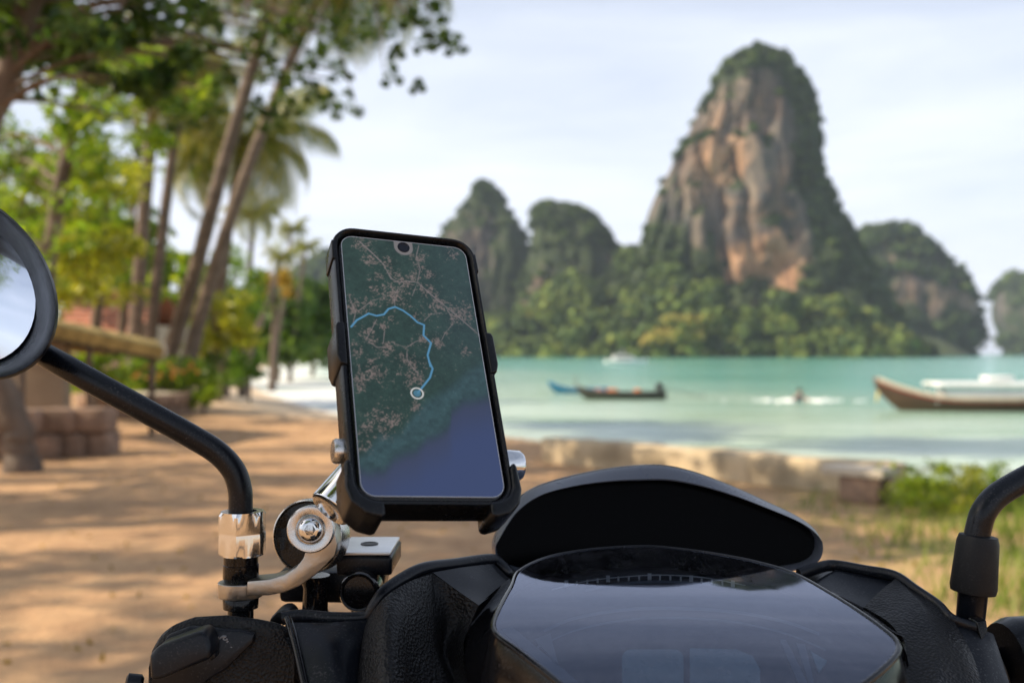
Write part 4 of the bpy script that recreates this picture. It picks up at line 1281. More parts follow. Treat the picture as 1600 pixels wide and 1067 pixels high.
# ---- left mirror
lm = tube_px([(376, 812, .55), (376, 790, .55), (375, 765, .55), (365, 735, .55), (340, 707, .549), (300, 682, .546), (230, 643, .54), (150, 599, .536), (80, 560, .540), (40, 538, .560)],
             [.0066, .0066, .0066, .0066, .0066, .0066, .0064], 'mirror_stem', MAT['stem'], bike, 20)
def ellipse_px(cx, cy, a, b, deg, n=56):
    t = math.radians(deg)
    return [(cx + a * math.cos(u) * math.cos(t) - b * math.sin(u) * math.sin(t), cy + a * math.cos(u) * math.sin(t) + b * math.sin(u) * math.cos(t)) for u in np.linspace(0, 2 * math.pi, n, endpoint=False)]
mo = ellipse_px(-68, 438, 186, 128, 42)
mirror_pl = lambda dd: (lambda p: (p.y - dd) + 0.10 * p.z - 0.12 + 0.25 * p.x * 0)
def shrink(o, k, dx=0, dy=0):
    cx = sum(p[0] for p in o) / len(o); cy_ = sum(p[1] for p in o) / len(o)
    return [(cx + (x - cx) * k + dx, cy_ + (y - cy_) * k + dy) for x, y in o]
def loop_stack(loops):
    """skin a list of closed loops of world points"""
    n = len(loops[0]); v = [p for l in loops for p in l]; f = []
    for i in range(len(loops) - 1):
        for j in range(n):
            f.append((i * n + j, i * n + (j + 1) % n, (i + 1) * n + (j + 1) % n, (i + 1) * n + j))
    return v, f
def lp(o, d, tilt=0.12):
    return [P(x, y, d) + Vector((0, (P(x, y, d).z - 1.24) * tilt, 0)) for x, y in o]
hs_v, hs_f = loop_stack([lp(shrink(mo, .30, -10, 0), .59), lp(shrink(mo, .62, -6, 2), .578), lp(shrink(mo, .88, -2, 3), .552), lp(shrink(mo, .985, 0, 1), .525), lp(mo, .512), lp(shrink(mo, .975), .508), lp(shrink(mo, .945), .511), lp(shrink(mo, .915, -1, 0), .518),
                         lp(shrink(mo, .87, -5, 1), .535), lp(shrink(mo, .80, -9, 0), .548)])
hs_f.append(tuple(range(len(mo) - 1, -1, -1)))
MB().add((hs_v, hs_f)).build('mirror_housing', MAT['shell'], bike, 60)
gl_o = shrink(mo, .84, -9, 0)
gc = np.mean(gl_o, axis=0)
vv = [P(gc[0], gc[1], .5395) + Vector((0, 0, 0))]
ff = []
nrg = 8
for r in range(1, nrg + 1):
    for (x, y) in gl_o:
        k = r / nrg
        p = lp([(gc[0] + (x - gc[0]) * k, gc[1] + (y - gc[1]) * k)], .5385 + .006 * k * k, .21)[0]
        vv.append(p)
n_ = len(gl_o)
ff = [(0, 1 + j, 1 + (j + 1) % n_) for j in range(n_)] + [(1 + r * n_ + j, 1 + (r + 1) * n_ + j, 1 + (r + 1) * n_ + (j + 1) % n_, 1 + r * n_ + (j + 1) % n_) for r in range(nrg - 1) for j in range(n_)]
MB().add((vv, ff)).build('mirror_glass', MAT['mirror'], [o for o in bike.children if o.name.startswith('mirror_housing')][0], 60)

def vert(px, py, d): return P(px, py, d)
ax_up = Vector((0.0, 0.02, 1))
base_s = P(376, 966, .55)
pxl = .55 / F
# lower threaded stub and hex nut of the mirror stem
MB().add(lathe([(20 * pxl, 0), (20 * pxl, 14 * pxl), (27 * pxl, 17 * pxl), (27.5 * pxl, 35 * pxl), (26 * pxl, 37 * pxl), (26 * pxl, 62 * pxl), (27.5 * pxl, 64 * pxl), (27.5 * pxl, 84 * pxl), (26.5 * pxl, 85 * pxl), (26.5 * pxl, 103 * pxl)], base_s, ax_up, 28)).build('mirror_stub', MAT['gloss'], bike, 40)
nut_p = P(379, 866, .55)
h_ = 68 * pxl; R_ = 37 * pxl
nv_, nf_ = [], []
prof = [(0.80, 0.0, 0), (0.93, 0.0, 0), (1.0, .05, 1), (1.0, .46, 1), (0.985, .50, 1), (0.985, .54, 1), (1.0, .58, 1), (1.0, .92, 1), (0.94, 1.0, 0), (0.62, 1.0, 0), (0.60, .90, 0)]
nn = 48
for (r, z, hexy) in prof:
    for j in range(nn):
        a = 2 * math.pi * j / nn
        am = (a + math.pi / 2) % (math.pi / 3) - math.pi / 6      # angle from the middle of a flat
        rh = math.cos(math.pi / 6) / math.cos(am)
        rr_ = r * R_ * (hexy * rh + (1 - hexy) * (0.95 if hexy == 0 else 0.93))
        nv_.append(nut_p + Vector((math.cos(a) * rr_, math.sin(a) * rr_, z * h_)))
for i in range(len(prof) - 1):
    for j in range(nn):
        nf_.append((i * nn + j, i * nn + (j + 1) % nn, (i + 1) * nn + (j + 1) % nn, (i + 1) * nn + j))
MB().add((nv_, nf_)).build('hex_nut', MAT['chrome'], bike, 22)

# ---- right mirror stem
tube_px([(1524, 850, .56), (1529, 825, .56), (1537, 800, .56), (1556, 776, .562), (1590, 754, .565), (1650, 722, .57), (1720, 684, .58), (1790, 640, .60), (1850, 600, .645)], .007, 'mirror_stem', MAT['stem'], bike, 18)
rs = P(1516, 968, .56); pr_ = .56 / F
axr = (P(1529, 835, .56) - rs).normalized()
MB().add(lathe([(21 * pr_, -10 * pr_), (22 * pr_, 40 * pr_), (26 * pr_, 46 * pr_)], rs, axr, 24)).build('mirror_stub', MAT['satin'], bike)
MB().add(lathe([(26 * pr_, 42 * pr_), (33 * pr_, 44 * pr_), (34.5 * pr_, 52 * pr_), (31 * pr_, 122 * pr_), (28 * pr_, 132 * pr_), (19 * pr_, 134 * pr_)], rs, axr, 32)).build('rubber_boot', MAT['rubber'], bike)
# right mirror head outside the picture
mo2 = ellipse_px(1900, 560, 150, 105, -25, 40)
v2, f2 = loop_stack([lp(shrink(mo2, .4), .69), lp(shrink(mo2, .85), .67), lp(mo2, .63), lp(shrink(mo2, .93), .625), lp(shrink(mo2, .91), .634)])
f2.append(tuple(range(39, -1, -1)))
rmh = MB().add((v2, f2)).build('mirror_housing', MAT['stem'], bike, 60)
MB().add(rings(shrink(mo2, .93), (1900, 560), lambda p: p.y - .632 - .12 * (p.z - 1.24), 3, .63)).build('mirror_glass', MAT['mirror'], rmh)

# ---- clear instrument cover: a gently domed sheet
XC = 0.09
def lens_surf(p):
    s = .605 - p.y
    return p.z - (1.0829 - .03 * s * s - 6.0 * max(s, 0) ** 4 - .14 * (p.x - XC) ** 2)
lens_out = [(809, 893), (835, 877), (870, 866), (920, 858), (970, 854), (1020, 853), (1070, 858), (1120, 865), (1180, 877), (1240, 895), (1300, 928), (1350, 960), (1388, 988), (1402, 1003), (1402, 1018), (1385, 1038), (1345, 1070), (1290, 1105), (1230, 1135), (1150, 1155), (1060, 1158), (980, 1140),
            (920, 1105), (870, 1062), (810, 1015), (782, 995), (772, 982), (772, 968), (785, 940), (799, 915)]
lo = [tuple(p) for p in catmull(lens_out, 4, True)]
LC = (1080, 985)
MB().add(rings(lo, LC, lens_surf, 14)).build('instrument_cover', MAT['lens'], bike, 60)
lens_o = finish.last
# bezel round the cover
bz = [raysurf(x, y, lens_surf) for x, y in lo]
bz.append(bz[0].copy()); 
MB().add(sweep([p + Vector((0, 0, -.0006)) for p in bz], .0014, 10, False)).build('cover_bezel', MAT['gloss'], bike, 60)
# glossy skirt falling away all round
def grow(o, k): return [(LC[0] + (x - LC[0]) * k, LC[1] + (y - LC[1]) * k) for x, y in o]
sk_loops = [[p + Vector((0, 0, -.002)) for p in bz[:-1]]]
for k_, dz in ((1.025, -.008), (1.06, -.022), (1.075, -.05)):
    cc_ = raysurf(*LC, lens_surf)
    sk_loops.append([Vector((cc_.x + (p.x - cc_.x) * k_, cc_.y + (p.y - cc_.y) * k_, p.z + dz)) for p in bz[:-1]])
MB().add(loop_stack(sk_loops)).build('cover_skirt', MAT['gloss'], bike, 50)
# gauge face below the cover
def dial_surf(p): return lens_surf(p) + .014
dial = MB().add(rings(grow(lo, .985), LC, dial_surf, 6)).build('gauge_face', MAT['dial'], bike, 60)
def on_dial(pts, name, mat, parent=dial, lift=.0012):
    """flat printed shape on the gauge face"""
    v = [raysurf(x, y, lambda p: dial_surf(p) - lift) for x, y in pts]
    c_ = sum(v, Vector()) / len(v)
    return MB().add(prism(v, (0, 0, .0006))).build(name, mat, parent, flat=True)
def band(path, w, name, mat, lift=.0014):
    v = []
    pp = [tuple(p) for p in catmull(path, 6)]
    for x, y in pp: v.append(raysurf(x, y - w / 2, lambda p: dial_surf(p) - lift))
    for x, y in pp: v.append(raysurf(x, y + w / 2, lambda p: dial_surf(p) - lift))
    n = len(pp)
    return MB().add((v, [(i, i + 1, n + i + 1, n + i) for i in range(n - 1)])).build(name, mat, dial, flat=True)
band([(862, 921), (920, 907), (985, 900), (1040, 898), (1100, 902), (1165, 914)], 1.6, 'scale_line', MAT['tick'])
band([(915, 922), (960, 913), (1010, 909), (1060, 909), (1110, 913), (1150, 920)], 4, 'scale_band', MAT['dial_grey'])
for i in range(17):
    u = i / 16
    x = 885 + 260 * u; y = 910 - 11 * math.sin(math.pi * u) + 4
    w = 1.5 if i % 4 else 3
    on_dial([(x - w, y - 3 - (0 if i % 4 else 3)), (x + w, y - 3 - (0 if i % 4 else 3)), (x + w, y + 4), (x - w, y + 4)], 'scale_tick', MAT['tick'])
band([(850, 985), (900, 965), (980, 952), (1060, 950), (1150, 956), (1230, 972), (1280, 990)], 5, 'trim_arc', MAT['dial_grey'])
band([(840, 1010), (900, 984), (980, 968), (1060, 965), (1150, 972), (1230, 990), (1290, 1015)], 3, 'trim_arc', MAT['dial_grey'])
def rr_px(x0, y0, x1, y1, r, n=4):
    o = []
    for (cx, cy_, a0) in ((x1 - r, y0 + r, -90), (x1 - r, y1 - r, 0), (x0 + r, y1 - r, 90), (x0 + r, y0 + r, 180)):
        for i in range(n + 1):
            a = math.radians(a0 + 90 * i / n); o.append((cx + r * math.cos(a), cy_ + r * math.sin(a)))
    return o
on_dial(rr_px(972, 1016, 1068, 1110, 14), 'lcd_window', MAT['lcd'])
on_dial([(1078, 1014), (1150, 1016), (1176, 1026), (1188, 1048), (1186, 1095), (1078, 1100)], 'lcd_window', MAT['lcd'])
on_dial([(1218, 1000), (1228, 1001), (1262, 1068), (1248, 1068)], 'gauge_bar', MAT['dial_grey'])
on_dial([(1244, 1006), (1258, 1008), (1272, 1068), (1264, 1068)], 'gauge_bar', MAT['dial_grey'])
on_dial([(1266, 1018), (1292, 1034), (1280, 1052)], 'indicator_triangle', MAT['lcd'])
on_dial([(785, 985), (800, 980), (905, 1068), (880, 1068)], 'gauge_bar', MAT['dial_grey'])
on_dial([(835, 1000), (860, 990), (872, 1040)], 'indicator_triangle', MAT['dial_grey'])

# ---- smoked fly screen in front of the instruments
vis_out = [(768, 862), (770, 848), (782, 820), (800, 793), (830, 770), (870, 755), (930, 741), (985, 733), (1040, 731), (1090, 741), (1150, 763), (1210, 790), (1258, 813), (1282, 832), (1290, 850), (1287, 870), (1272, 884), (1240, 892), (1150, 905), (1020, 912), (900, 908), (800, 894), (775, 880)]
vo = [tuple(p) for p in catmull(vis_out, 4, True)]
VC = (1030, 840)
def vis_surf(p): return p.y - (.632 + .22 * (p.z - 1.10) - 0.9 * (p.x - XC) ** 2)
vs_ = rings(vo, VC, vis_surf, 10, .7)
MB().add(solid(([Vector(p) + Vector((0, .0135, 0)) for p in vs_[0]], vs_[1]), (0, .005, 0.0))).build('fly_screen', MAT['visor'], bike, 60)
vb = [raysurf(x, y, vis_surf, .7) for x, y in vo]
cc_ = raysurf(*VC, vis_surf, .7)
def off(p, k): return Vector((cc_.x + (p.x - cc_.x) * k, p.y, cc_.z + (p.z - cc_.z) * k))
# rolled edge: rises from the screen, turns over to the front
def rim_pt(p, k_):
    dv = Vector((p.x - cc_.x, 0, p.z - cc_.z)); ln = dv.length
    w = .0075 * (0.35 + 0.65 * max(0.0, dv.z / ln) ** .5)        # the edge is widest along the top
    return p - dv / ln * (1 - k_) * 10 * w
rim_loops = []
for k_, dy in ((0.90, .0138), (0.898, -.0020), (0.91, -.0024), (0.94, .0016), (0.97, .0060), (0.992, .0100), (1.0, .0125), (1.0, .020)):
    rim_loops.append([rim_pt(p, k_) + Vector((0, dy, 0)) for p in vb])
MB().add(loop_stack(rim_loops)).build('screen_edge', MAT['visor_rim'], bike, 60)
# front cowl under the screen, out of sight from the seat
fc = []
for k_, yy_, dz in ((1.0, .012, 0), (1.0, .07, -.02), (.98, .13, -.07), (.9, .17, -.16)):
    fc.append([off(p, k_) + Vector((0, yy_, dz)) for p in vb])
v3, f3 = loop_stack(fc); f3.append(tuple(range((len(fc) - 1) * len(vb), len(fc) * len(vb))))
MB().add((v3, f3)).build('front_cowl', MAT['gloss'], bike, 60)

# ---- left inner cowl: three grained facets, a recessed panel and a dark rim
DS = .055
def sheet_px(rows, name, mat, k=6, th=(0, .01, -.006), back=0.0):
    return MB().add(solid(patch([[P(q[0], q[1], q[2] - DS + back) for q in r] for r in rows], k), th)).build(name, mat, bike, 60)
sheet_px([[(573, 966, .568), (602, 932, .566), (640, 908, .580), (676, 896, .598)],
          [(566, 1000, .556), (604, 972, .548), (645, 958, .566), (682, 955, .584)],
          [(560, 1045, .546), (606, 1030, .532), (648, 1020, .552), (683, 1015, .568)],
          [(553, 1110, .535), (610, 1100, .516), (660, 1095, .535), (712, 1090, .550)]], 'cowl_panel', MAT['grain'])
sheet_px([[(676, 896, .598), (700, 912, .594), (724, 929, .590), (748, 945, .588)],
          [(682, 955, .584), (698, 962, .590), (714, 970, .590), (735, 975, .584)],
          [(683, 1015, .568), (692, 1020, .580), (704, 1018, .580), (724, 1012, .572)],
          [(712, 1090, .550), (718, 1085, .560), (726, 1080, .562), (742, 1075, .560)]], 'cowl_panel', MAT['grain'])
sheet_px([[(676, 894, .600), (722, 886, .618), (772, 880, .640)],
          [(712, 920, .596), (745, 908, .612), (786, 896, .634)],
          [(748, 945, .589), (768, 930, .606), (800, 908, .628)]], 'cowl_panel', MAT['satin'])
sheet_px([[(804, 900, .632), (790, 908, .622), (748, 944, .592)],
          [(800, 920, .615), (770, 944, .600), (734, 976, .586)],
          [(772, 966, .580), (750, 990, .575), (723, 1014, .574)],
          [(768, 990, .562), (745, 1020, .560), (728, 1050, .560)],
          [(800, 1040, .530), (770, 1065, .535), (740, 1092, .545)],
          [(850, 1100, .50), (800, 1110, .51), (745, 1125, .53)]], 'cowl_gutter', MAT['gloss'])
tube_px([(x, y, d - DS - .001) for x, y, d in [(440, 966, .572), (470, 962, .574), (520, 966, .572), (572, 964, .572), (586, 945, .572), (600, 925, .575), (630, 903, .588), (664, 887, .602), (715, 880, .622), (768, 873, .644), (782, 880, .645), (800, 897, .638), (812, 898, .63)]], .0026, 'cowl_rim', MAT['satin'], bike, 10, 5, sy=1.35)
sheet_px([[(580, 960, .575), (602, 924, .582), (666, 886, .605), (770, 872, .645), (806, 898, .64)],
          [(575, 1000, .572), (620, 985, .572), (690, 975, .595), (760, 960, .61), (812, 930, .62)],
          [(565, 1100, .55), (620, 1100, .545), (700, 1100, .56), (760, 1100, .56), (840, 1100, .55)]], 'inner_cowl', MAT['satin'], 5, back=.016)
# ---- right inner cowl
sheet_px([[(1240, 898, .655), (1302, 882, .665), (1397, 899, .645), (1486, 964, .607), (1536, 983, .602)],
          [(1250, 930, .63), (1320, 935, .62), (1410, 960, .60), (1490, 1000, .59), (1545, 1020, .585)],
          [(1330, 1100, .55), (1380, 1100, .55), (1430, 1100, .55), (1500, 1100, .55), (1550, 1100, .555)]], 'inner_cowl', MAT['satin'], 5, back=.016)
sheet_px([[(1268, 912, .640), (1290, 898, .650), (1306, 890, .655)],
          [(1310, 930, .625), (1330, 912, .640), (1346, 898, .648)],
          [(1360, 954, .612), (1380, 932, .628), (1402, 906, .640)]], 'cowl_panel', MAT['satin'])
sheet_px([[(1400, 903, .636), (1376, 922, .624), (1350, 948, .610)],
          [(1442, 950, .600), (1420, 960, .596), (1392, 975, .590)],
          [(1462, 1010, .570), (1440, 1012, .572), (1412, 1014, .572)],
          [(1468, 1090, .540), (1445, 1090, .545), (1415, 1090, .548)]], 'cowl_panel', MAT['grain'])
sheet_px([[(1400, 903, .636), (1430, 925, .622), (1460, 944, .61), (1488, 966, .600)],
          [(1442, 950, .600), (1465, 968, .594), (1488, 985, .588), (1508, 1000, .585)],
          [(1462, 1010, .570), (1490, 1020, .568), (1510, 1030, .566), (1526, 1040, .566)],
          [(1468, 1090, .540), (1495, 1092, .544), (1518, 1094, .546), (1540, 1096, .548)]], 'cowl_panel', MAT['grain'])
sheet_px([[(1250, 897, .645), (1300, 925, .628), (1352, 958, .600), (1400, 990, .575)],
          [(1262, 905, .640), (1312, 930, .625), (1366, 962, .600), (1412, 998, .575)],
          [(1272, 914, .638), (1320, 936, .622), (1385, 972, .596), (1420, 1040, .560)]], 'cowl_gutter', MAT['gloss'])
tube_px([(x, y, d - DS - .001) for x, y, d in [(1248, 897, .650), (1275, 888, .655), (1302, 883, .660), (1350, 891, .650), (1397, 900, .640), (1430, 922, .626), (1465, 946, .612), (1484, 966, .602), (1510, 977, .600), (1534, 982, .598)]], .0026, 'cowl_rim', MAT['satin'], bike, 10, 5, sy=1.35)
sheet_px([[(1492, 972, .600), (1515, 976, .600), (1540, 985, .598), (1552, 990, .598)],
          [(1512, 1010, .585), (1535, 1012, .586), (1555, 1020, .587), (1566, 1030, .587)],
          [(1535, 1090, .560), (1552, 1090, .562), (1572, 1090, .565), (1584, 1090, .567)]], 'clamp_cover', MAT['satin'])
MB().add(prism([P(*q) for q in ((1526, 972, .54), (1542, 968, .54), (1544, 985, .538), (1534, 1002, .536))], (0, .012, 0), .001)).build('cable_clip', MAT['gloss'], bike)
# right bar: switch block and grip
gx0, gx1 = P(1568, 1040, .57), P(1710, 1032, .575)
MB().add(sweep([gx0, gx0.lerp(gx1, .12), gx0.lerp(gx1, .9), gx1], [.024, .027, .027, .024], 24)).build('switch_housing', MAT['satin'], bike)
MB().add(sweep([gx1, gx1 + Vector((.14, -.02, -.005))], .017, 20)).build('handlebar_grip', MAT['rubber'], bike)
MB().add(sweep([gx1 + Vector((.01, .02, .0)), gx1 + Vector((.05, .06, .0)), gx1 + Vector((.16, .05, -.01))], .006, 10)).build('brake_lever', MAT['steel'], bike)

# ---- left switch housing
ho = [(226, 1110, .505), (228, 1045, .505), (233, 1015, .507), (246, 990, .51), (268, 972, .512), (300, 961, .514), (350, 958, .516), (400, 964, .518), (440, 972, .518), (454, 984, .518), (462, 1020, .518), (478, 1110, .51)]
MB().add(prism([P(*q) for q in ho], (0.0, .055, -.024), .005, 3)).build('switch_housing', MAT['grain'], bike)
swh = finish.last
plate = [(236, 1100, .505), (236, 1036, .505), (262, 992, .509), (296, 979, .511), (372, 984, .513), (398, 990, .5135), (396, 1004, .513), (352, 1046, .508), (325, 1062, .506), (290, 1100, .504)]
MB().add(prism([P(x, y, d - .0028) for x, y, d in plate], (0, .004, 0), .0012)).build('switch_plate', MAT['satin'], swh)
kn = [(232, 1024, .502), (246, 1010, .502), (312, 986, .504), (322, 990, .504), (330, 1014, .503), (328, 1030, .502), (250, 1062, .499), (234, 1064, .499)]
MB().add(prism([P(x, y, d - .013) for x, y, d in kn], (0, .016, 0), .0022, 3)).build('light_switch', MAT['satin'], swh)
MB().add(prism([P(x, y, d - .0055) for x, y, d in ((322, 1000, .504), (334, 1004, .505), (338, 1026, .504), (328, 1034, .503))], (0, .006, 0), .0008)).build('switch_stop', MAT['satin'], swh)
# printed lamp symbols
def stroke(pts, w, name='lamp_symbol', d=.5085, parent=None):
    path = [P(x, y, d) for x, y in pts]
    return MB().add(sweep(path, w, 5, sy=.4)).build(name, MAT['print'], parent or swh)
sd_ = .5088
mb = MB()
arc = [P(350 + 7 * math.cos(a), 999 + 5 * math.sin(a), sd_) for a in np.linspace(0.3, 5.2, 14)]
mb.add(sweep(arc, .0006, 5))
mb.add(sweep([P(352 + 3 * math.cos(a), 997 + 2.5 * math.sin(a), sd_) for a in np.linspace(0, 4.5, 8)], .0005, 5))
mb.add(sweep([P(341, 994, sd_), P(344, 1003, sd_)], .0005, 5))
mb.build('lamp_symbol', MAT['print'], swh)
mb = MB()
for a_, b2 in (((352, 1011), (362, 1010)), ((362, 1010), (364, 1016)), ((364, 1016), (355, 1018)), ((344, 1016), (350, 1014)), ((345, 1020), (350, 1019)), ((352, 1011), (353, 1014))):
    mb.add(sweep([P(*a_, sd_ - .0003), P(*b2, sd_ - .0003)], .0006, 5))
mb.build('lamp_symbol', MAT['print'], swh)
MB().add(lathe([(.003, 0), (.0048, .0015), (.0048, .008), (.003, .009)], P(224, 1068, .52), (-1, -.3, .2), 16)).build('horn_button', MAT['satin'], swh)
g0_, g1_ = P(232, 1125, .545), P(60, 1190, .54)
MB().add(sweep([g0_, g1_], .0165, 20)).build('handlebar_grip', MAT['rubber'], bike)
MB().add(sweep([g0_ + Vector((-.005, .03, -.01)), g0_ + Vector((-.04, .055, -.05)), g0_ + Vector((-.15, .05, -.075))], .006, 10)).build('brake_lever', MAT['steel'], bike)
# smooth cover between housing and cowl, with the seam tube
sheet_px([[(452, 972, .562), (510, 972, .562), (576, 968, .566)],
          [(466, 1015, .548), (520, 1010, .548), (567, 1010, .556)],
          [(484, 1095, .530), (530, 1090, .530), (556, 1090, .536)]], 'handlebar_cover', MAT['satin'])
tube_px([(450, 966, .508), (456, 985, .50), (466, 1025, .49), (482, 1095, .475)], .0022, 'seam_trim', MAT['gloss'], bike, 8, 4)
MB().add(prism([P(*q) for q in ((420, 968, .56), (432, 956, .56), (446, 953, .56), (456, 962, .56), (456, 975, .56), (420, 978, .56))], (0, .02, 0), .002)).build('cable_boot', MAT['rubber'], bike)

# ---- brake reservoir block on the bar
res_f = .575
bx = [(524, 869), (612, 869), (612, 899), (526, 899)]
MB().add(prism([P(x, y, res_f) for x, y in bx], (0, .050, 0.0), .0016, 3)).build('reservoir', MAT['satin'], bike)
rsv = finish.last
pa, pb = P(524, 869, res_f), P(612, 869, res_f)
MB().add(prism([Vector((pa.x + .0008, res_f + .0006, pa.z + .0002)), Vector((pb.x - .0008, res_f + .0006, pa.z + .0002)), Vector((pb.x - .0008, res_f + .0494, pa.z + .0002)), Vector((pa.x + .0008, res_f + .0494, pa.z + .0002))], (0, 0, .0022), .0009)).build('reservoir_lid', MAT['alu'], rsv)
lidc = Vector(((pa.x + pb.x) / 2, res_f + .024, pa.z + .0024))
MB().add(lathe([(.0001, .0004), (.0038, .0004), (.0041, .0009), (.0052, .0008), (.0054, -.0004)], lidc, (0, 0, 1), 20)).build('lid_screw', MAT['engine'], rsv)
MB().add(prism([P(*q) for q in ((433, 893, .592), (600, 893, .592), (600, 915, .592), (588, 944, .592), (436, 942, .592))], (0, .03, 0), .003)).build('bar_clamp', MAT['satin'], bike)
MB().add(prism([P(*q) for q in ((540, 897, .577), (588, 897, .577), (590, 960, .577), (548, 966, .577))], (0, .03, 0), .003)).build('master_cylinder', MAT['satin'], bike)
kc = P(560, 925, .562)
MB().add(lathe([(.0001, -.0012), (.0085, -.0012), (.0092, .0006), (.0104, .0008), (.0112, -.001), (.0117, -.004), (.0117, -.018), (.010, -.02)], kc, (-.02, -1, .1), 32)).build('end_cap', MAT['gloss'], bike)
ps = P(492, 968, .572); k2 = .572 / F
MB().add(lathe([(26 * k2, -4 * k2), (25 * k2, 6 * k2), (20 * k2, 16 * k2), (19 * k2, 50 * k2), (22 * k2, 58 * k2), (22 * k2, 70 * k2)], ps, (0.02, 0, 1), 24)).build('hose_fitting', MAT['gloss'], bike)

# ---- rest of the scooter below and behind the instruments
def ring_loft(loops, name, mat, n=24):
    """loops: (cx, cy, z, rx, ry)"""
    L_ = []
    for (cx, cy_, z, rx, ry) in loops:
        L_.append([Vector((cx + rx * math.copysign(abs(math.cos(a)) ** .75, math.cos(a)), cy_ + ry * math.copysign(abs(math.sin(a)) ** .75, math.sin(a)), z)) for a in np.linspace(0, 2 * math.pi, n, endpoint=False)])
    v, f = loop_stack(L_)
    f.append(tuple(range(n - 1, -1, -1))); f.append(tuple((len(L_) - 1) * n + j for j in range(n)))
    return MB().add((v, f)).build(name, mat, bike, 60)
ring_loft([(.09, .80, .30, .10, .06), (.09, .80, .50, .17, .10), (.09, .79, .75, .21, .12), (.09, .74, .92, .19, .12), (.09, .69, .985, .14, .10)], 'front_fairing', MAT['gloss'])
ring_loft([(.09, .30, .28, .16, .42), (.09, .30, .34, .17, .44)], 'floorboard', MAT['rubber'])
ring_loft([(.09, -.45, .32, .15, .50), (.09, -.48, .50, .19, .58), (.09, -.50, .66, .20, .62)], 'rear_body', MAT['gloss'])
ring_loft([(.09, -.42, .66, .16, .55), (.09, -.42, .72, .18, .58), (.09, -.44, .76, .14, .52)], 'seat', MAT['grain'])
for yy_, nm in ((1.02, 'front_wheel'), (-.62, 'rear_wheel')):
    MB().add(lathe([(.12, -.055), (.19, -.06), (.235, -.04), (.25, 0), (.235, .04), (.19, .06), (.12, .055)], (.09, yy_, .25), (1, 0, 0), 36)).build('tyre', MAT['rubber'], bike)
    MB().add(lathe([(.03, -.05), (.035, -.03), (.115, -.02), (.125, -.04), (.125, .04), (.115, .02), (.035, .03), (.03, .05)], (.09, yy_, .25), (1, 0, 0), 30)).build('rim', MAT['engine'], bike)
for sx_ in (-.085, .085):
    MB().add(sweep([Vector((.09 + sx_, 1.02, .25)), Vector((.09 + sx_ * .9, .84, .62))], .018, 12)).build('fork_leg', MAT['steel'], bike)
ring_loft([(.09, 1.0, .50, .06, .20), (.09, .98, .535, .065, .24), (.09, .96, .55, .04, .16)], 'front_mudguard', MAT['gloss'])
MB().add(sweep([P(330, 1075, .545), Vector((.0, .60, .985)), Vector((.18, .60, .985)), gx0], .011, 14)).build('handlebar', MAT['engine'], bike)

# ---------------------------------------------------------------- phone and its holder
PR = Matrix(((0.92889841, -0.15378364, 0.33689514, -0.046978), (0.36517727, 0.53165038, -0.76419463, 0.49834099), (-0.06158979, 0.83288562, 0.55000749, CZ - 0.00324157), (0, 0, 0, 1)))
PRI = PR.inverted()
def uv(px, py):
    """point of the phone screen plane seen at a photo pixel, in metres"""
    a = PRI @ Vector((0, 0, CZ)); b = PRI @ P(px, py, 1.0)
    t = a.z / (a.z - b.z)
    return (a.x + (b.x - a.x) * t, a.y + (b.y - a.y) * t)
def rrect(w, h, r, n=8, cx=0, cy_=0):
    o = []
    for (sx_, sy_, a0) in ((1, 1, 0), (-1, 1, 90), (-1, -1, 180), (1, -1, 270)):
        for i in range(n + 1):
            a = math.radians(a0 + 90 * i / n)
            o.append((cx + sx_ * (w / 2 - r) + r * math.cos(a), cy_ + sy_ * (h / 2 - r) + r * math.sin(a)))
    return o
def loops_local(specs):
    """specs: (outline, z) in phone coordinates"""
    return loop_stack([[PR @ Vector((x, y, z)) for x, y in o] for o, z in specs])
W_, H_ = .0690, .1510
phone = thing('smartphone', 'smartphone showing a satellite map with a blue route', 'phone', PR @ Vector((0, -.08, -.005)))
body_l = loops_local([(rrect(.066, .148, .006), -.0105), (rrect(W_ + .003, H_ + .003, .009), -.008), (rrect(W_ + .004, H_ + .004, .0095), -.003), (rrect(W_ + .003, H_ + .003, .009), -.0006), (rrect(W_ + .0005, H_ + .0005, .008), .0000)])
n_ = len(rrect(1, 1, .1))
body_l[1].append(tuple(range(n_ - 1, -1, -1))); body_l[1].append(tuple(4 * n_ + j for j in range(n_)))
MB().add(body_l).build('phone_body', MAT['gloss'], phone, 40)
# --- the map on the screen
NX, NY = 240, 520
us = np.linspace(-W_ / 2, W_ / 2, NX); vs2 = np.linspace(-H_ / 2, H_ / 2, NY)
U, V_ = np.meshgrid(us, vs2)
def lin(c): return np.array(L(*c)[:3])
S3 = lambda sc, z=0: np.stack([U * sc, V_ * sc, U * 0 + z], -1)
nA, nB, nC = fbm(S3(90), 4), fbm(S3(420, 3), 4, .6), fbm(S3(1300, 5), 3, .6)
col = lin((40, 76, 66))[None, None] * (1 + 0.28 * nA[..., None] + 0.34 * nB[..., None] + 0.25 * nC[..., None])
Zm1 = lambda x, y: uv(520 + x / 4.85, 360 + y / 4.85)
Zm2 = lambda x, y: uv(540 + x / 3.81, 560 + y / 3.81)
def seg_dist(pts, closed=False):
    best = np.full(U.shape, 9.0)
    for (ax, ay), (bx_, by_) in zip(pts[:-1], pts[1:]):
        dx, dy = bx_ - ax, by_ - ay
        t = np.clip(((U - ax) * dx + (V_ - ay) * dy) / (dx * dx + dy * dy + 1e-12), 0, 1)
        best = np.minimum(best, np.hypot(U - ax - t * dx, V_ - ay - t * dy))
    return best
town = np.zeros(U.shape)
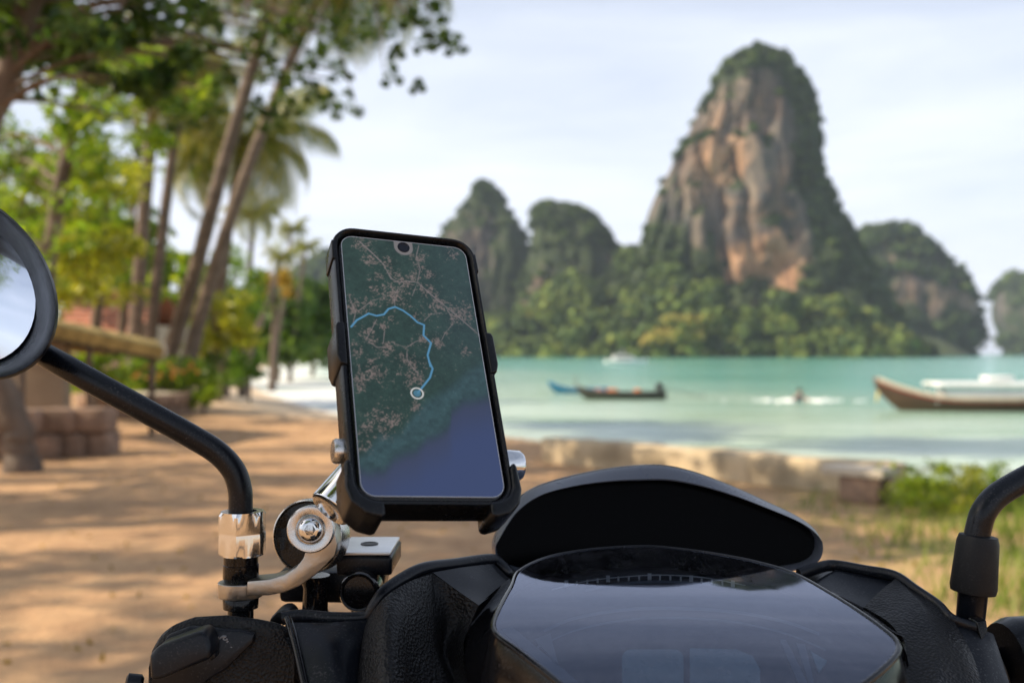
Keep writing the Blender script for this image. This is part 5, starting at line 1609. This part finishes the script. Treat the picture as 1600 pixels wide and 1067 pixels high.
for x, y, r in ((450, 500, 80), (560, 400, 55), (610, 370, 45), (640, 200, 45), (650, 300, 35), (720, 470, 60), (900, 170, 45), (140, 590, 45), (400, 890, 40), (600, 1020, 55), (800, 560, 60), (940, 650, 60), (210, 100, 50), (290, 230, 40), (340, 360, 30), (330, 460, 45), (260, 560, 40),
                (680, 830, 35), (260, 800, 40), (330, 860, 30), (1020, 620, 50), (420, 260, 35), (480, 350, 40), (640, 660, 30), (740, 340, 40), (170, 900, 40), (300, 1010, 40), (440, 670, 25), (540, 970, 40), (380, 740, 25), (780, 840, 40), (1000, 920, 30)):
    u0, v0 = Zm1(x, y); r = r * .000096
    town = np.maximum(town, np.exp(-((U - u0) ** 2 + (V_ - v0) ** 2) / (2 * r * r)))
for x, y, r in ((210, 380, 55), (240, 430, 40), (390, 110, 48), (180, 90, 42), (290, 350, 30), (140, 420, 35), (90, 150, 35), (120, 530, 30), (420, 290, 25)):
    u0, v0 = Zm2(x, y); r = r * .00012
    town = np.maximum(town, np.exp(-((U - u0) ** 2 + (V_ - v0) ** 2) / (2 * r * r)))
roads = [[(200, 90), (300, 180), (380, 260), (440, 370), (500, 400), (560, 390), (640, 400), (740, 490), (850, 580), (960, 670), (1100, 790)], [(470, 590), (462, 500), (490, 450), (540, 410)], [(130, 640), (200, 610), (280, 550), (400, 500)],
         [(640, 390), (660, 300), (630, 200), (650, 120)], [(640, 400), (600, 500)], [(440, 850), (500, 875), (560, 890), (620, 850), (700, 820)], [(330, 680), (290, 760), (250, 830), (330, 890), (400, 890)], [(690, 690), (740, 640), (820, 630)],
         [(560, 900), (560, 980), (600, 1040), (650, 1090)], [(850, 580), (920, 700), (850, 780), (820, 840)], [(380, 860), (390, 770)], [(120, 500), (170, 630), (150, 720)]]
rmask = np.zeros(U.shape)
for k, r in enumerate(roads):
    d_ = seg_dist([Zm1(*p) for p in r]) + nB * .0003
    rmask = np.maximum(rmask, np.exp(-(d_ / (.00022 if k else .00032)) ** 2) * (0.75 if k else 1.0))
    town = np.maximum(town, .55 * np.exp(-(d_ / .0016) ** 2))
rdg = 1 - np.abs(fbm(S3(260, 8), 4, .6)) * 2.4
tmask = np.clip((town * .8 + nB * .6 + nC * .7 + rdg * .38 - .74) * 2.0, 0, 1)
pink = lin((158, 130, 124))[None, None] * (1 + .5 * nC[..., None])
col = col * (1 - .62 * tmask[..., None]) + pink * (.62 * tmask[..., None])
col = col * (1 - .8 * rmask[..., None]) + lin((160, 142, 142)) * (.8 * rmask[..., None])
# coast and sea
def above(pts, soft):
    """how far a screen point lies below a line of points (screen sense), 0..1"""
    p = np.array(sorted([Zm2(*q) for q in pts]))
    yl = np.interp(U, p[:, 0], p[:, 1])
    return smooth(-soft, soft, yl - V_)
land = above([(60, 610), (130, 550), (200, 460), (260, 470), (330, 455), (400, 350), (480, 270), (560, 215), (640, 160), (720, 90), (900, -20)], .004)
land = np.clip(land + nA * .3 * (land > .02) * (land < .98), 0, 1)[..., None]
col = col * (1 - land * .85) + (lin((48, 92, 100)) * (1 + .5 * nB[..., None]) + 0) * land * .85
coast = [(40, 640), (95, 685), (150, 692), (230, 682), (290, 610), (350, 585), (420, 565), (480, 495), (540, 475), (600, 440), (622, 400), (630, 330), (700, 275), (780, 262), (900, 235)]
edge = above([(x, y - 28) for x, y in coast], .0055)[..., None]
col = col * (1 - edge * .55) + lin((34, 52, 62)) * edge * .55
deep = above(coast, .0045)[..., None]
dline = above([(x, y + 120) for x, y in coast], .012)[..., None]
seac = lin((58, 72, 112)) * (1 - dline) + lin((48, 74, 134)) * dline
col = col * (1 - deep) + seac * deep
haze_r = smooth(-.01, .034, U)[..., None] * smooth(-.04, .02, V_)[..., None] * .25
col = col * (1 - haze_r) + lin((62, 92, 110)) * haze_r
route = [Zm1(*p) for p in ((138, 735), (180, 685), (235, 655), (270, 635), (330, 652), (385, 642), (420, 600), (470, 585), (530, 612), (590, 655), (640, 702), (690, 722), (685, 800), (742, 858), (716, 950), (738, 1035))] + [Zm2(*p) for p in ((495, 20), (516, 65), (500, 118), (455, 175), (428, 208))]
rd = seg_dist(route)
k = smooth(.00105, .00065, rd)[..., None]
k = (1 - smooth(.00036, .00066, rd))[..., None]
col = col * (1 - k) + lin((40, 158, 212)) * k
u0, v0 = Zm2(424, 211)
rad = np.hypot(U - u0, V_ - v0)
k = (1 - smooth(.0016, .0022, rad))[..., None] * .75
col = col * (1 - k) + lin((50, 150, 190)) * k
k = (1 - smooth(.00025, .00055, np.abs(rad - .0030)))[..., None]
col = col * (1 - k) + lin((228, 228, 226)) * k
u0, v0 = uv(630, 388)
k = (1 - smooth(.0050, .0054, np.maximum(np.hypot(U - u0, np.minimum(V_ - v0, 0)), np.abs(U - u0))))[..., None]
col = col * (1 - k * .8) + lin((150, 140, 142)) * k * .8
grey = col.mean(-1, keepdims=True)
col = np.clip(col * .72 + grey * .28, 0, 1)
rc = .0065
qx, qy = np.abs(U) - (W_ / 2 - rc), np.abs(V_) - (H_ / 2 - rc)
inside = (np.hypot(np.maximum(qx, 0), np.maximum(qy, 0)) <= rc + .00012)
i = np.arange((NY - 1) * (NX - 1)); r, c = i // (NX - 1), i % (NX - 1)
a = r * NX + c
Fq = np.stack([a, a + 1, a + NX + 1, a + NX], 1)
Fq = Fq[inside.ravel()[Fq].all(1)]
verts = np.stack([U.ravel(), V_.ravel(), np.full(U.size, .0006), np.ones(U.size)], 1) @ np.array(PR).T
me = bpy.data.meshes.new('screen')
me.from_pydata(verts[:, :3].tolist(), [], Fq.tolist())
ca = me.color_attributes.new('map', 'FLOAT_COLOR', 'POINT')
ca.data.foreach_set('color', np.concatenate([col.reshape(-1, 3), np.ones((U.size, 1))], 1).astype(np.float32).ravel())
me.materials.append(MAT['screen'])
bm = bmesh.new(); bm.from_mesh(me)
bmesh.ops.delete(bm, geom=[q for q in bm.verts if not q.link_faces], context='VERTS'); bm.to_mesh(me); bm.free()
scr_o = bpy.data.objects.new('screen', me); COL.objects.link(scr_o); set_parent(scr_o, phone)
MB().add(loops_local([(rrect(W_ - .0002, H_ - .0002, .0066), .0007), (rrect(W_ + .0004, H_ + .0004, .0069), .0008), (rrect(W_ + .0007, H_ + .0007, .007), .0002)])).build('screen_protector_edge', MAT['glass_edge'], scr_o)
cz_ = PR @ Vector((u0, v0, .0007)); nz_ = PR.to_3x3() @ Vector((0, 0, 1))
MB().add(lathe([(.0034, 0), (.0033, .0004), (.0026, .0005), (.0024, .0002), (.0001, .0001)], cz_, nz_, 28)).build('front_camera', MAT['lens_black'], phone)
for yk, ln in ((.042, .022), (.018, .012)):
    MB().add(rbox((.002, ln, .003), .0008, PR @ Matrix.Translation((W_ / 2 + .0026, yk, -.004)))).build('side_button', MAT['gloss'], phone)

# --- holder
hold = thing('phone_holder', 'black clamp phone holder on a steel bracket bolted to the mirror stem', 'phone holder', P(376, 930, .55))
CW, CH = W_ + .0098, H_ + .0105
MB().add(loops_local([(rrect(.060, .140, .006), -.0180), (rrect(CW - .002, CH - .002, .011), -.0170), (rrect(CW, CH, .012), -.014), (rrect(CW, CH, .012), .0006), (rrect(CW - .0012, CH - .0012, .0115), .0022), (rrect(CW - .0036, CH - .0036, .0108), .0024), (rrect(CW - .0056, CH - .0058, .0100), .0010), (rrect(CW - .0058, CH - .0060, .0098), -.004)])).build('bumper_frame', MAT['case'], hold, 50)
bpv = [PR @ Vector((x, y, -.0178)) for x, y in rrect(.062, .142, .008)]
MB().add(prism(bpv, PR.to_3x3() @ Vector((0, 0, -.006)), .001)).build('back_plate', MAT['case'], hold)
Lx = lambda x, y, z: PR @ Vector((x, y, z))
def claw(pts, w, name='corner_claw'):
    """strip of rubber following a path of (x, y, z) points in phone coordinates, cross-section w"""
    return MB().add(sweep([Lx(*p) for p in catmull(pts, 5)], w, 12, sx=1.0, sy=.62, up=PR.to_3x3() @ Vector((0, 0, 1)))).build(name, MAT['case'], hold, 50)
hx, hy = CW / 2, CH / 2
for sx_ in (-1, 1):
    # L shaped claw gripping a lower corner
    o_ = [(sx_ * (hx + .0003), -hy + .0225), (sx_ * (hx + .0024), -hy + .021), (sx_ * (hx + .0030), -hy + .008), (sx_ * (hx + .0008), -hy + .0005), (sx_ * (hx - .005), -hy - .0048), (sx_ * (hx - .012), -hy - .0068), (sx_ * (hx - .0145), -hy - .0055), (sx_ * (hx - .0142), -hy + .0012),
          (sx_ * (hx - .0095), -hy + .0016), (sx_ * (hx - .0042), -hy + .0042), (sx_ * (hx - .0016), -hy + .0090), (sx_ * (hx - .0012), -hy + .019)]
    MB().add(prism([Lx(x, y, .0044) for x, y in o_], PR.to_3x3() @ Vector((0, 0, -.0215)), .0017, 3)).build('corner_claw', MAT['case'], hold, 50)
    # side arm
    o2 = [(sx_ * (hx - .0026), .0120), (sx_ * (hx + .0012), .0115), (sx_ * (hx + .0020), .009), (sx_ * (hx + .0022), -.008), (sx_ * (hx + .0008), -.0125), (sx_ * (hx - .0026), -.0135)]
    MB().add(prism([Lx(x, y + .006, .0036) for x, y in o2], PR.to_3x3() @ Vector((0, 0, -.0225)), .0010, 3)).build('side_arm', MAT['case'], hold, 50)
    # upper corner lip
    o3 = [(sx_ * (hx - .0022), hy - .010), (sx_ * (hx + .0006), hy - .0095), (sx_ * (hx + .0008), hy - .022), (sx_ * (hx - .0020), hy - .022)]
    MB().add(prism([Lx(x, y, .0022) for x, y in o3], PR.to_3x3() @ Vector((0, 0, -.0165)), .0007)).build('upper_lip', MAT['case'], hold, 50)
# clamp knobs either side
xd = PR.to_3x3() @ Vector((1, 0, 0))
MB().add(lathe([(.0075, 0), (.0075, .004), (.0078, .005), (.0078, .012), (.0066, .0138), (.0001, .0142)], Lx(hx - .002, -.052, -.012), xd, 32)).build('clamp_knob', MAT['chrome'], hold)
MB().add(lathe([(.0060, 0), (.0060, .004), (.0052, .0052), (.0001, .0055)], Lx(-hx + .001, -.047, -.011), -xd, 28)).build('clamp_knob', MAT['steel'], hold)
# steel sleeve from the hinge to the back of the holder
s0 = P(515, 796, .512); s1 = Lx(-.006, -.028, -.022)
axs = (P(592, 708, .535) - s0).normalized()
MB().add(lathe([(.0095, -.0002), (.0112, 0), (.0118, .0008), (.0118, .044), (.0095, .046)], s0, axs, 40)).build('ball_sleeve', MAT['chrome'], hold)
MB().add(sweep([s0 + axs * .044, s1], .010, 18)).build('ball_stud', MAT['case'], hold)
# black knob behind the hinge with a steel rim
kd = P(480, 838, .560); ka = Vector((-.20, -1, .10)).normalized()
MB().add(lathe([(.0001, .0012), (.0185, .001), (.0195, 0), (.0195, -.012), (.017, -.013)], kd, ka, 48)).build('hinge_knob', MAT['gloss'], hold)
hk = finish.last
MB().add(lathe([(.0196, -.0125), (.0209, -.012), (.0212, -.004), (.0207, .0004), (.0199, .0009), (.0194, -.0002)], kd, ka, 48)).build('knob_rim', MAT['steel'], hk)
# J shaped bracket from the stem to the hinge
jd = .5385
jo = [(386, 908), (420, 905), (444, 898), (462, 887), (474, 872), (478, 858), (470, 845), (468, 828), (478, 812), (496, 806), (514, 815), (523, 832), (527, 850), (523, 868), (508, 884), (490, 900), (468, 915), (445, 925), (420, 930), (386, 931)]
jv = [P(x, y, jd) for x, y in jo]
MB().add(prism(jv, (0, .016, 0), .0007)).build('bracket_arm', MAT['cast'], hold, 30)
rp = P(376, 931, .55); k3 = .55 / F
MB().add(lathe([(27.6 * k3, .0004), (33.5 * k3, 0), (34.5 * k3, .0006), (34.5 * k3, 22 * k3), (33.5 * k3, 23 * k3), (27.6 * k3, 22.5 * k3)], rp, (0, .02, 1), 40)).build('bracket_ring', MAT['cast'], hold, 35)
# washer and socket bolt
wc = P(485, 827, .528); wa = Vector((-.10, -1, .06)).normalized(); wa = Vector((.10, -1, .10)).normalized()
MB().add(lathe([(.0122, -.0105), (.0126, -.0095), (.0126, -.0045), (.0118, -.004), (.0118, -.0032), (.0124, -.0026), (.0124, -.0006), (.0118, 0), (.0085, .0001), (.0075, -.0004), (.0068, -.0012)], wc, wa, 48)).build('washer', MAT['steel'], hold, 30)
MB().add(lathe([(.0068, -.0014), (.0066, .0006), (.0056, .0022), (.0042, .0031), (.0030, .0033)], wc, wa, 40)).build('socket_bolt', MAT['chrome'], hold, 50)
sb_ = finish.last
MB().add(lathe([(.0030, .0033), (.0027, .0031), (.0026, .0008), (.0001, .0007)], wc, wa, 6)).build('hex_socket', MAT['engine'], sb_, 20)

# ---------------------------------------------------------------- air
hz_ = MB().add(rbox((8600, 8600, 202), 0, Matrix.Translation((0, 0, 95)))).build('haze', None or MAT['white'], None, flat=True)
hz_.data.materials.clear()
m = N('sea_haze')
pv = m.n('VolumePrincipled')
pv.inputs['Color'].default_value = (0.70, 0.82, 1.0, 1)
pv.inputs['Density'].default_value = 0.00014
pv.inputs['Anisotropy'].default_value = 0.0
m.l(pv.outputs[0], m.out.inputs['Volume'])
hz_.data.materials.append(m.m)
tag(hz_, 'thin bluish sea haze over the bay', 'haze', kind='stuff')
